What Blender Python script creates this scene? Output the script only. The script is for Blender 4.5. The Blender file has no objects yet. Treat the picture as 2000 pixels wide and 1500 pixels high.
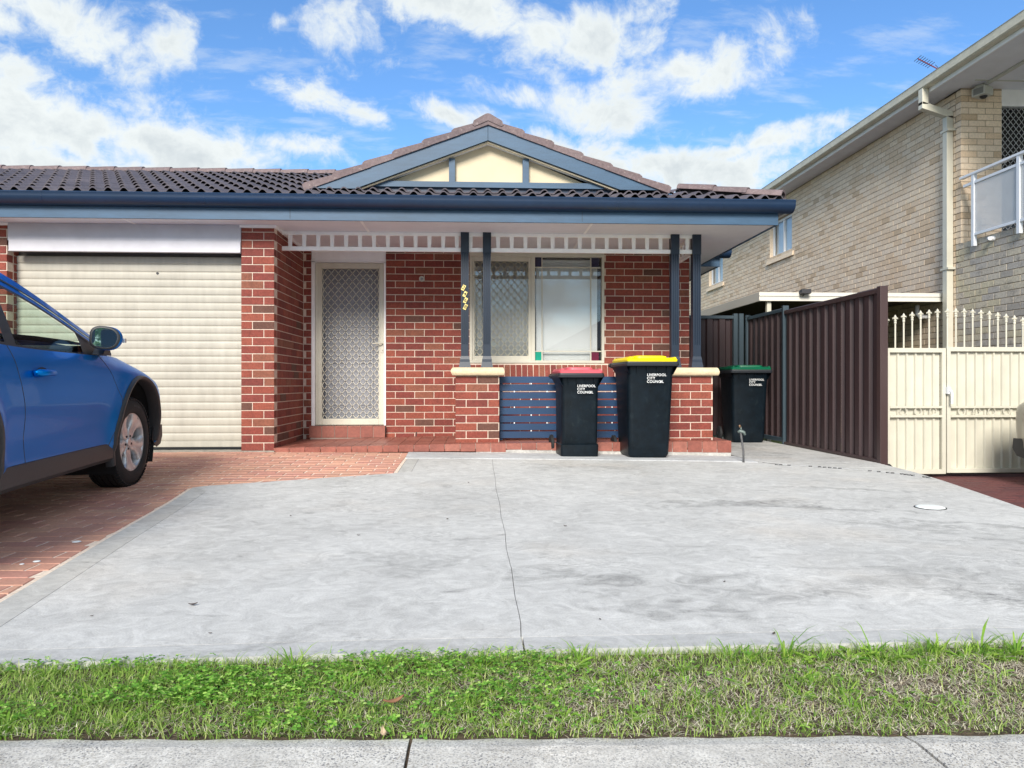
import bpy, bmesh, math, random
import numpy as np
from mathutils import Vector, Matrix
random.seed(7); rng = np.random.default_rng(7)
R = math.radians
sc = bpy.context.scene
C = sc.collection

# ------------------------------------------------------------------ camera
cam_d = bpy.data.cameras.new('camera'); cam = bpy.data.objects.new('camera', cam_d); C.objects.link(cam)
cam_d.sensor_width = 36.0; cam_d.lens = 36.0 * 1450 / 2000; cam_d.clip_start = .05; cam_d.clip_end = 500
cam.location = (0, 0, .8); cam.rotation_euler = (R(90), 0, -math.atan(70 / 1450))
sc.camera = cam
sc.render.engine = 'CYCLES'

# ------------------------------------------------------------------ light and exposure
SUN_EL, SUN_AZ = R(31), R(193)          # azimuth: direction the light comes from, clockwise from +Y
sd = Vector((math.sin(SUN_AZ) * math.cos(SUN_EL), math.cos(SUN_AZ) * math.cos(SUN_EL), math.sin(SUN_EL)))
sun_d = bpy.data.lights.new('sun', 'SUN'); sun = bpy.data.objects.new('sun', sun_d); C.objects.link(sun)
sun_d.energy = 2.5; sun_d.angle = R(20); sun_d.color = (1.0, .93, .83)
sun.rotation_euler = sd.to_track_quat('Z', 'Y').to_euler(); sun.location = (-6, -20, 14)
vs = sc.view_settings
vs.view_transform = 'Standard'; vs.look = 'None'; vs.gamma = 1.0; vs.exposure = 1.06; vs.use_curve_mapping = False

# ------------------------------------------------------------------ node helpers
class NT:
    def __init__(s, tree): s.t = tree; s.t.nodes.clear()
    def n(s, kind, **k):
        nd = s.t.nodes.new(kind)
        for a, v in k.items():
            if a.startswith('i_'):
                key = a[2:]; key = int(key) if key.isdigit() else key
                s.set(nd.inputs[key], v)
            else: setattr(nd, a, v)
        return nd
    def set(s, sock, v):
        if isinstance(v, bpy.types.NodeSocket): s.t.links.new(v, sock)
        elif isinstance(v, bpy.types.Node): s.t.links.new(v.outputs[0], sock)
        elif isinstance(v, (tuple, list)) and sock.type == 'RGBA' and len(v) == 3: sock.default_value = (*v, 1)
        else: sock.default_value = v
    def math(s, op, a, b=0.0, c=0.0, clamp=False):
        m = s.n('ShaderNodeMath', operation=op, use_clamp=clamp); s.set(m.inputs[0], a); s.set(m.inputs[1], b); s.set(m.inputs[2], c); return m.outputs[0]
    def vmath(s, op, a, b=(0, 0, 0)):
        m = s.n('ShaderNodeVectorMath', operation=op); s.set(m.inputs[0], a); s.set(m.inputs[1], b)
        return m.outputs['Value'] if op in ('LENGTH', 'DOT_PRODUCT') else m.outputs[0]
    def mix(s, f, a, b, blend='MIX'):
        m = s.n('ShaderNodeMix', data_type='RGBA', blend_type=blend)
        s.set(m.inputs[0], f); s.set(m.inputs[6], a); s.set(m.inputs[7], b); return m.outputs[2]
    def noise(s, vec, scale, detail=4.0, rough=.55, dist=0.0):
        m = s.n('ShaderNodeTexNoise'); s.set(m.inputs['Vector'], vec); m.inputs['Scale'].default_value = scale
        m.inputs['Detail'].default_value = detail; m.inputs['Roughness'].default_value = rough; m.inputs['Distortion'].default_value = dist
        return m.outputs[0]
    def ramp(s, f, stops, interp='LINEAR'):
        m = s.n('ShaderNodeValToRGB'); s.set(m.inputs[0], f); cr = m.color_ramp; cr.interpolation = interp
        while len(cr.elements) < len(stops): cr.elements.new(.5)
        for e, (p, c) in zip(cr.elements, stops):
            e.position = p; e.color = (*c, 1) if isinstance(c, tuple) else (c, c, c, 1)
        return m.outputs[0]
    def mrange(s, v, a, b, c=0.0, d=1.0, smooth=True):
        m = s.n('ShaderNodeMapRange', interpolation_type='SMOOTHSTEP' if smooth else 'LINEAR'); s.set(m.inputs[0], v)
        for i, x in enumerate((a, b, c, d)): m.inputs[i + 1].default_value = x
        return m.outputs[0]
    def mapping(s, vec, loc=(0, 0, 0), rot=(0, 0, 0), scale=(1, 1, 1), kind='POINT'):
        m = s.n('ShaderNodeMapping', vector_type=kind); s.set(m.inputs[0], vec)
        m.inputs['Location'].default_value = loc; m.inputs['Rotation'].default_value = rot; m.inputs['Scale'].default_value = scale
        return m.outputs[0]

# ------------------------------------------------------------------ sky: nishita with clouds at infinity
w = bpy.data.worlds.new('World'); sc.world = w; w.use_nodes = True
t = NT(w.node_tree)
sky = t.n('ShaderNodeTexSky', sky_type='NISHITA', sun_disc=False, sun_elevation=SUN_EL, sun_rotation=SUN_AZ, air_density=1.0, dust_density=.6, ozone_density=2.2)
tc = t.n('ShaderNodeTexCoord').outputs['Generated']
sep = t.n('ShaderNodeSeparateXYZ'); t.set(sep.inputs[0], tc); dx, dy, dz = sep.outputs
dyc = t.math('MAXIMUM', dy, .15)
ga, gb = t.math('DIVIDE', dx, dyc), t.math('DIVIDE', dz, dyc)
cmb = t.n('ShaderNodeCombineXYZ'); t.set(cmb.inputs[0], ga); t.set(cmb.inputs[1], gb); g2 = cmb.outputs[0]
# wispy warp
wv = t.n('ShaderNodeTexNoise'); t.set(wv.inputs['Vector'], tc); wv.inputs['Scale'].default_value = 7.0; wv.inputs['Detail'].default_value = 5
warp = t.vmath('SCALE', t.vmath('SUBTRACT', wv.outputs['Color'], (.5, .5, .5))); warp.node.inputs['Scale'].default_value = .11
g2 = t.vmath('ADD', g2, warp)
# cloud banks that stand in the north of the sky: centre azimuth/elevation tangents, half sizes, tilt
banks = [(0.338, 0.286, 0.159, 0.031, 5, 1), (-0.517, 0.290, 0.228, 0.034, -6, 1.2), (0.172, 0.290, 0.090, 0.041, 0, 0.9), (-0.559, 0.476, 0.159, 0.041, -20, 1.15), (-0.628, 0.462, 0.083, 0.041, -10, 1.1), (-0.407, 0.445, 0.038, 0.029, -35, 0.85), (-0.263, 0.486, 0.012, 0.021, -60, 0.5), (-0.190, 0.474, 0.041, 0.041, -45, 0.55), (-0.572, 0.348, 0.228, 0.052, -10, 1.3), (-0.400, 0.314, 0.228, 0.038, -12, 1.2), (-0.241, 0.303, 0.103, 0.021, -8, 0.9), (-0.234, 0.383, 0.059, 0.017, -26, 0.72), (-0.159, 0.348, 0.041, 0.014, -28, 0.6), (-0.076, 0.290, 0.083, 0.014, 0, 0.6), (-0.021, 0.503, 0.152, 0.036, -8, 1.25), (0.131, 0.476, 0.117, 0.048, -5, 1.25), (-0.031, 0.379, 0.048, 0.025, -10, 0.95), (0.048, 0.403, 0.055, 0.021, -20, 0.8), (0.283, 0.428, 0.103, 0.040, 15, 1.1), (0.186, 0.362, 0.083, 0.038, -10, 1.05), (0.117, 0.310, 0.062, 0.021, -10, 0.6), (0.248, 0.286, 0.131, 0.034, -5, 1.15), (0.379, 0.317, 0.103, 0.022, 10, 0.95), (0.462, 0.341, 0.083, 0.012, 10, 0.6), (0.221, 0.503, 0.041, 0.017, 0, 0.7)]
dens = None
for a0, b0, sx, sy, rot, amp in banks:
    m = t.mapping(g2, (a0, b0, 0), (0, 0, R(rot)), (sx, sy, 1), 'TEXTURE')
    v = t.math('MULTIPLY', t.math('SUBTRACT', 1.25, t.vmath('LENGTH', m)), amp)
    dens = v if dens is None else t.math('MAXIMUM', dens, v)
front = t.mrange(dy, .15, .35)
# general broken cloud elsewhere in the dome
plane = t.vmath('DIVIDE', tc, t.n('ShaderNodeCombineXYZ', i_0=1.0, i_1=1.0, i_2=1.0).outputs[0])
pz = t.math('ADD', t.math('MAXIMUM', dz, 0.0), .18)
cp = t.n('ShaderNodeCombineXYZ'); t.set(cp.inputs[0], t.math('DIVIDE', dx, pz)); t.set(cp.inputs[1], t.math('DIVIDE', dy, pz)); cp = cp.outputs[0]
big = t.math('MULTIPLY', t.math('SUBTRACT', t.noise(cp, .9, 3.0),   .35), 5.0)
cover = t.n('ShaderNodeMix', data_type='FLOAT'); t.set(cover.inputs[0], front); t.set(cover.inputs[2], big); t.set(cover.inputs[3], dens); cover = cover.outputs[0]
fb = t.math('SUBTRACT', t.noise(cp, 3.4, 9.0, .62, .3), .5)
fb2 = t.math('SUBTRACT', t.noise(t.vmath('ADD', tc, warp), 9.0, 8.0, .6), .5)
fb3 = t.math('SUBTRACT', t.noise(t.vmath('ADD', tc, warp), 26.0, 8.0, .65), .5)
d = t.math('ADD', cover, t.math('ADD', t.math('MULTIPLY', fb, 2.6), t.math('ADD', t.math('MULTIPLY', fb2, 3.0), t.math('MULTIPLY', fb3, 2.3))))
alpha = t.mrange(d, -.25, 1.0)
thin = t.math('MULTIPLY', t.mrange(t.noise(t.mapping(cp, scale=(1.0, 2.2, 1), rot=(0, 0, R(-25))), 5.5, 6.0, .6), .48, .72), .32)
alpha = t.math('MAXIMUM', alpha, thin)
alpha = t.math('MULTIPLY', alpha, t.mrange(dz, -.02, .02))
shade = t.mrange(t.math('ADD', d, t.math('MULTIPLY', fb2, 2.4)), .5, 2.2)
cloud = t.mix(shade, (.84, .89, .89), (.62, .68, .715))
skyc = t.n('ShaderNodeHueSaturation', i_Saturation=1.08, i_Value=1.0, i_Color=sky.outputs[0]).outputs[0]
skyc = t.mix(1.0, skyc, (.72, .92, 1.10), 'MULTIPLY')
bg1 = t.n('ShaderNodeBackground', i_0=skyc, i_1=.094); bg2 = t.n('ShaderNodeBackground', i_0=cloud, i_1=.52)
ms = t.n('ShaderNodeMixShader'); t.set(ms.inputs[0], alpha); t.set(ms.inputs[1], bg1.outputs[0]); t.set(ms.inputs[2], bg2.outputs[0])
out = t.n('ShaderNodeOutputWorld'); t.set(out.inputs[0], ms.outputs[0])

# ------------------------------------------------------------------ materials
def mat(name, col, rough=.6, metal=0.0, spec=.5, var=None, bump=None, coat=0.0, coat_rough=.05, rand=None, island=None, emis=None, fn=None):
    m = bpy.data.materials.new(name); m.use_nodes = True; t = NT(m.node_tree)
    b = t.n('ShaderNodeBsdfPrincipled'); o = t.n('ShaderNodeOutputMaterial'); t.set(o.inputs[0], b.outputs[0])
    pos = t.n('ShaderNodeNewGeometry').outputs['Position']
    c = t.n('ShaderNodeRGB').outputs[0]; c.default_value = (*col, 1)
    rnd = None
    if rand or island:
        rnd = t.n('ShaderNodeObjectInfo').outputs['Random'] if rand else t.n('ShaderNodeNewGeometry').outputs['Random Per Island']
        c = t.ramp(rnd, rand or island, 'CONSTANT' if len(rand or island) > 4 else 'LINEAR')
    if var:
        for s_, a_, *k in var:
            nz = t.noise(pos if not k else t.mapping(pos, scale=k[0]), s_, 5.0, .6)
            f = t.mrange(nz, .32, .68, 1 - a_, 1 + a_, False)
            mm = t.n('ShaderNodeVectorMath', operation='SCALE'); t.set(mm.inputs[0], c); t.set(mm.inputs['Scale'], f); c = mm.outputs[0]
    b.inputs['Roughness'].default_value = rough
    if fn: c = fn(t, c, pos, b) or c
    t.set(b.inputs['Base Color'], c); b.inputs['Metallic'].default_value = metal
    b.inputs['Specular IOR Level'].default_value = spec
    if coat: b.inputs['Coat Weight'].default_value = coat; b.inputs['Coat Roughness'].default_value = coat_rough
    if bump:
        prev = None
        for s_, st, dist in bump:
            bm_ = t.n('ShaderNodeBump'); bm_.inputs['Strength'].default_value = st; bm_.inputs['Distance'].default_value = dist
            t.set(bm_.inputs['Height'], t.noise(pos, s_, 5.0, .6))
            if prev is not None: t.set(bm_.inputs['Normal'], prev)
            prev = bm_.outputs[0]
        t.set(b.inputs['Normal'], prev)
    return m

def glass_mat(name, tint=(.9, .95, .95), ior=1.9, const=None):
    m = bpy.data.materials.new(name); m.use_nodes = True; t = NT(m.node_tree)
    f = t.n('ShaderNodeFresnel', i_IOR=ior); tr = t.n('ShaderNodeBsdfTransparent', i_Color=tint); g = t.n('ShaderNodeBsdfGlossy', i_Roughness=.01)
    mx = t.n('ShaderNodeMixShader'); t.set(mx.inputs[0], f.outputs[0] if const is None else const); t.set(mx.inputs[1], tr.outputs[0]); t.set(mx.inputs[2], g.outputs[0])
    o = t.n('ShaderNodeOutputMaterial'); t.set(o.inputs[0], mx.outputs[0]); return m

def edge_dirt(t, c, pos, b): return c
RED = [(0, (.205, .044, .031)), (.16, (.235, .054, .035)), (.32, (.165, .035, .027)), (.46, (.22, .051, .036)), (.6, (.19, .040, .031)), (.72, (.25, .064, .040)), (.84, (.115, .050, .036)), (.92, (.215, .075, .046))]
def brick_fn(t, c, pos, b):
    sp = t.mrange(t.noise(pos, 230, 3.0, .7), .62, .74)
    c = t.mix(t.math('MULTIPLY', sp, .35), c, (.10, .04, .035))
    lime = t.mrange(t.noise(t.mapping(pos, scale=(1, 1, 3)), 24, 6.0, .7), .60, .78)
    return t.mix(t.math('MULTIPLY', lime, .30), c, (.50, .34, .28))
brick_i = mat('red_brick', (.3, .06, .05), .82, rand=RED, var=[(60, .22), (9, .12)], bump=[(140, .55, .003)], fn=brick_fn)
brick_s = mat('red_brick_mass', (.3, .06, .05), .82, island=RED, var=[(60, .22), (9, .12)], bump=[(140, .55, .003)], fn=brick_fn)
mortar = mat('mortar', (.64, .52, .435), .95, var=[(35, .15)], bump=[(220, .6, .002)])
TAN = [(0, (.72, .57, .42)), (.2, (.76, .62, .47)), (.4, (.74, .61, .47)), (.58, (.80, .66, .50)), (.74, (.70, .54, .38)), (.86, (.77, .64, .50)), (.94, (.58, .44, .30))]
def tan_fn(t, c, pos, b):
    st = t.mrange(t.noise(t.mapping(pos, scale=(1, 1, 2.2)), 5.0, 5.0, .7), .60, .75)
    return t.mix(t.math('MULTIPLY', st, .25), c, (.33, .25, .16))
tan_i = mat('tan_brick', (.5, .4, .3), .85, rand=TAN, var=[(40, .12)], bump=[(120, .4, .002)], fn=tan_fn)
tan_s = mat('tan_brick_mass', (.5, .4, .3), .85, island=TAN, var=[(40, .12)], bump=[(120, .4, .002)], fn=tan_fn)
GRY = [(0, (.58, .52, .41)), (.2, (.52, .47, .40)), (.4, (.56, .51, .43)), (.6, (.48, .445, .40)), (.8, (.40, .37, .33)), (.9, (.58, .52, .38))]
def gry_fn(t, c, pos, b):
    st = t.mrange(t.noise(t.mapping(pos, scale=(1, 1, 1.4)), 7.0, 6.0, .75), .50, .72)
    return t.mix(t.math('MULTIPLY', st, .6), c, (.12, .115, .11))
gry_i = mat('weathered_brick', (.4, .4, .3), .9, rand=GRY, var=[(40, .15)], bump=[(120, .4, .002)], fn=gry_fn)
gry_s = mat('weathered_brick_mass', (.4, .4, .3), .9, island=GRY, var=[(40, .15)], bump=[(120, .4, .002)], fn=gry_fn)
tan_mortar = mat('brown_mortar', (.40, .315, .225), .95, var=[(35, .15)])
navy = mat('navy_paint', (.006, .017, .037), .42, var=[(14, .10, (1, 1, .3))], bump=[(90, .12, .002)])
slate = mat('slate_blue_paint', (.036, .088, .160), .5, var=[(5, .14, (.3, 1, 1)), (40, .08, (.2, 1, 1))], bump=[(60, .15, .002)])
gutter_m = mat('gutter_blue', (.009, .028, .070), .40, var=[(6, .08)])
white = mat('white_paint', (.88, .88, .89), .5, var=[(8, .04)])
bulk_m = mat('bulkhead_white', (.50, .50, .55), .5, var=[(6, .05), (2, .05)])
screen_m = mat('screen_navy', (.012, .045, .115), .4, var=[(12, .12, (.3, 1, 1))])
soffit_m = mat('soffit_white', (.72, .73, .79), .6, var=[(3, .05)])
cream = mat('cream_panel', (.62, .535, .385), .7, var=[(4, .05)])
cream_metal = mat('cream_metal', (.585, .565, .475), .42, var=[(5, .05), (2, .05, (3, 3, .5))])
door_cream = mat('roller_door_cream', (.42, .40, .345), .5, var=[(3, .06), (14, .07, (1, 1, .2)), (2.2, .045, (4, 1, .4))])
grey_door = mat('grey_timber_door', (.26, .27, .30), .5)
blind_m = mat('white_blind', (.86, .87, .87), .7)
blind_dark = mat('room_dark', (.02, .025, .03), .8)
glass = glass_mat('window_glass', (.97, .98, .98), 1.7)
car_glass = glass_mat('car_glass', (.80, .90, .85), 1.13, .06)
glass_far = glass_mat('far_window_glass', (.9, .93, .95), 1.35, .12)
conc_front = None
def red_glass(n, c): return mat(n, c, .15, coat=.5)
TILE = [(0, (.095, .087, .108)), (.35, (.12, .108, .13)), (.7, (.082, .076, .097)), (1, (.135, .12, .14))]
tile_m = mat('roof_tile', (.15, .12, .14), .72, rand=TILE, var=[(30, .16), (4, .1)], bump=[(160, .4, .002)])
def cap_fn(t, c, pos, b):
    l = t.mrange(t.noise(pos, 26, 5.0, .7), .56, .72); return t.mix(t.math('MULTIPLY', l, .5), c, (.42, .36, .34))
cap_m = mat('ridge_tile', (.2, .13, .13), .8, rand=[(0, (.145, .105, .112)), (.5, (.185, .14, .145)), (1, (.125, .096, .106))], var=[(30, .2)], bump=[(150, .5, .003)], fn=cap_fn)
deck_m = mat('roof_underlay', (.03, .03, .035), .9)
porch_tile = mat('porch_tile', (.28, .1, .07), .42, rand=[(0, (.235, .075, .055)), (.5, (.28, .095, .07)), (1, (.32, .12, .088))], var=[(30, .15), (6, .12)])
grout = mat('grout', (.42, .36, .31), .9)
brown = mat('brown_steel', (.042, .023, .025), .5, var=[(2, .10), (70, .06)])
brown_post = mat('brown_post', (.058, .034, .034), .40)
teal_post = mat('grey_blue_post', (.042, .066, .085), .42)
black_plastic = mat('black_green_plastic', (.0035, .008, .013), .42, spec=.22, var=[(10, .3)], bump=[(300, .15, .001)], fn=lambda t, c, pos, b: t.mix(t.math('MULTIPLY', t.mrange(t.noise(t.mapping(pos, scale=(1, 1, .5)), 16, 6.0, .75, 1.0), .54, .74), .5), c, (.020, .032, .036)))
rim_plastic = mat('dark_grey_plastic', (.022, .026, .032), .45, spec=.35)
yellow_p = mat('yellow_plastic', (.90, .72, .0), .4, var=[(8, .05)])
red_p = mat('faded_red_plastic', (.60, .10, .13), .45, var=[(8, .10)])
green_p = mat('green_plastic', (.0, .13, .06), .4, var=[(8, .08)])
print_white = mat('white_print', (.85, .87, .88), .6)
rubber = mat('tyre_rubber', (.012, .013, .015), .75, bump=[(120, .3, .002)])
black_trim = mat('black_trim', (.022, .025, .03), .5, var=[(60, .15)], bump=[(500, .2, .001)])
alloy = mat('silver_alloy', (.58, .59, .61), .30, metal=.6)
dark_metal = mat('dark_metal', (.05, .05, .055), .5, metal=.6)
chrome = mat('mirror_glass', (.75, .85, .88), .02, metal=1.0)
brass = mat('brass', (.75, .60, .22), .35, metal=.4)
ink = mat('black_ink', (.02, .02, .015), .6)
stone = mat('sandstone', (.66, .54, .36), .8, var=[(9, .12, (1, 1, 3)), (50, .10)], bump=[(60, .3, .003)])
flash_m = mat('copper_tap', (.20, .12, .07), .5, metal=.5)
grey_paint = mat('beige_gutter', (.62, .58, .46), .45, var=[(4, .08), (30, .10, (1, .3, 1))])
lamp_metal = mat('aged_white_case', (.52, .52, .48), .5)
frosted = mat('frosted_pane', (.70, .72, .74), .25, var=[(3, .04)])
frosted.node_tree.nodes['Principled BSDF'].inputs['Alpha'].default_value = .52
alum = mat('white_aluminium', (.72, .75, .80), .35)

def concrete(name, base, fine=1.0, agg=False, stains=()):
    def fn(t, c, pos, b):
        flat = t.mapping(pos, scale=(1, 1, 0))
        n1 = t.noise(flat, 1.1, 6.0, .62, .6); n2 = t.noise(t.mapping(flat, rot=(0, 0, R(20)), scale=(1, 1.15, 1)), 7.5, 9.0, .74, 1.6); n3 = t.noise(flat, 160, 3.0, .7)
        v = t.math('ADD', t.mrange(n1, .36, .64, -.09, .07, False), t.mrange(n2, .36, .64, -.17, .15, False))
        v = t.math('ADD', v, t.math('MULTIPLY', t.math('SUBTRACT', n3, .5), .75 * fine))
        dk = t.mrange(t.noise(t.mapping(flat, scale=(1, 1.9, 1)), 2.1, 7.0, .72, 1.5), .55, .78)
        v = t.math('SUBTRACT', v, t.math('MULTIPLY', dk, .46))
        # trowel swirls
        wv = t.n('ShaderNodeTexWave', wave_type='RINGS', i_Scale=9.0, i_Distortion=14.0, i_Detail=4.0); t.set(wv.inputs['Vector'], flat); wv.inputs['Detail Scale'].default_value = 1.6
        wm = t.mrange(t.noise(flat, 1.7, 3.0), .52, .66)
        v = t.math('ADD', v, t.math('MULTIPLY', t.math('MULTIPLY', t.math('SUBTRACT', wv.outputs['Fac'], .5), wm), .22 * fine))
        for (x, y, sx, sy, rot, amt) in stains:
            m = t.vmath('LENGTH', t.mapping(t.vmath('ADD', flat, t.vmath('SCALE', t.vmath('SUBTRACT', t.n('ShaderNodeTexNoise', i_Vector=flat, i_Scale=2.6, i_Detail=6.0).outputs['Color'], (.5, .5, .5)), (0, 0, 0))), (x, y, 0), (0, 0, R(rot)), (sx, sy, 1), 'TEXTURE'))
            m = t.math('ADD', m, t.math('MULTIPLY', t.math('SUBTRACT', n2, .5), 1.4))
            v = t.math('SUBTRACT', v, t.math('MULTIPLY', t.mrange(m, 1.1, .2), amt))
        mm = t.n('ShaderNodeVectorMath', operation='SCALE'); t.set(mm.inputs[0], c); t.set(mm.inputs['Scale'], t.math('ADD', v, 1.0)); c = mm.outputs[0]
        warm = t.mrange(t.noise(flat, .8, 4.0), .5, .75); c = t.mix(t.math('MULTIPLY', warm, .35), c, t.mix(1.0, c, (1.10, .97, .84), 'MULTIPLY'))
        if agg:
            vo = t.n('ShaderNodeTexVoronoi', feature='F1', i_Scale=170.0); t.set(vo.inputs['Vector'], t.vmath('ADD', flat, t.vmath('SCALE', t.n('ShaderNodeTexNoise', i_Vector=flat, i_Scale=60.0).outputs['Color'])))
            vo.inputs['Vector'].links[0].from_node.inputs[1].links[0].from_node.inputs['Scale'].default_value = .02
            peb = t.mrange(vo.outputs['Distance'], .28, .52, 0, 1)
            patch = t.mrange(t.noise(flat, 3.0, 5.0, .7), .36, .62)
            pc = t.ramp(t.n('ShaderNodeSeparateColor', i_0=vo.outputs['Color']).outputs[0], [(0, (.10, .11, .14)), (.35, (.22, .21, .20)), (.7, (.42, .38, .32)), (1, (.16, .17, .20))])
            c = t.mix(t.math('MULTIPLY', t.math('SUBTRACT', 1.0, peb), t.math('ADD', .35, t.math('MULTIPLY', patch, .65))), c, pc)
            bu = t.n('ShaderNodeBump'); bu.inputs['Strength'].default_value = .35; bu.inputs['Distance'].default_value = .002; t.set(bu.inputs['Height'], n3); t.set(b.inputs['Normal'], bu.outputs[0])
        else:
            bu = t.n('ShaderNodeBump'); bu.inputs['Strength'].default_value = .35; bu.inputs['Distance'].default_value = .003; t.set(bu.inputs['Height'], t.math('ADD', n3, t.math('MULTIPLY', n2, 2.0))); t.set(b.inputs['Normal'], bu.outputs[0])
        return c
    return mat(name, base, .88, fn=fn)
ST = [(1.75, 4.9, .55, .16, 5, .30), (2.3, 4.7, .5, .12, -30, .30), (2.85, 5.5, .55, .12, -4, .25), (3.0, 3.9, 1.1, .10, -32, .30), (3.3, 3.3, .9, .12, -30, .25), (1.05, 2.85, .45, .22, 0, .22), (.6, 2.6, .3, .12, 0, .25), (.45, 3.1, .22, .12, -10, .25), (1.7, 2.9, .5, .2, 10, .2),
      (2.1, 2.7, .5, .2, 10, .2), (3.2, 8.6, .5, 1.2, 0, .2), (3.4, 10.0, .8, 1.0, 0, .35), (1.0, 6.9, .8, .15, 0, .14), (2.4, 4.1, .5, .10, -35, .22), (-.3, 3.4, .3, .2, 20, .15)]
conc = concrete('driveway_concrete', (.535, .537, .530), stains=ST)
conc_band = concrete('trowelled_edge', (.49, .49, .475), .5)
conc_front = concrete('front_edge_concrete', (.47, .475, .475), .6)
conc_strip = concrete('cement_strip', (.50, .515, .53), .6)
foot_m = concrete('footpath_concrete', (.60, .585, .55), 1.6, agg=True)
soil_m = mat('soil', (.085, .06, .04), .95, var=[(40, .4), (8, .3)], bump=[(60, .8, .02)])
joint_m = mat('joint_dark', (.05, .05, .052), .95)
PAV = [(0, (.50, .255, .195)), (.25, (.56, .29, .215)), (.5, (.48, .235, .19)), (.75, (.57, .315, .23)), (1, (.52, .265, .21))]
def pav_fn(t, c, pos, b):
    d_ = t.mrange(t.noise(t.mapping(pos, scale=(1, 1, 0)), 1.3, 6.0, .65), .42, .70)
    c = t.mix(t.math('MULTIPLY', d_, .45), c, (.44, .29, .20))
    w_ = t.mrange(t.noise(t.mapping(pos, scale=(1, 1, 0)), 14, 6.0, .75), .55, .75)
    return t.mix(t.math('MULTIPLY', w_, .25), c, (.55, .42, .36))
pav_i = mat('clay_paver', (.4, .2, .1), .85, rand=PAV, var=[(60, .14)], bump=[(150, .4, .002)], fn=pav_fn)
pav_s = mat('clay_paver_mass', (.4, .2, .1), .85, island=PAV, var=[(60, .14)], bump=[(150, .4, .002)], fn=pav_fn)
sand_m = mat('joint_sand', (.74, .63, .53), .95, var=[(50, .2)])
DRK = [(0, (.10, .030, .032)), (.5, (.13, .040, .040)), (1, (.085, .028, .032))]
dpav_i = mat('dark_red_paver', (.1, .03, .03), .8, rand=DRK, var=[(60, .2)]); dpav_s = mat('dark_red_paver_mass', (.1, .03, .03), .8, island=DRK, var=[(60, .2)])
asphalt = mat('asphalt', (.05, .05, .052), .9, var=[(80, .2)])
lawn_m = mat('lawn', (.06, .10, .03), .95, var=[(3, .3)])

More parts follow.
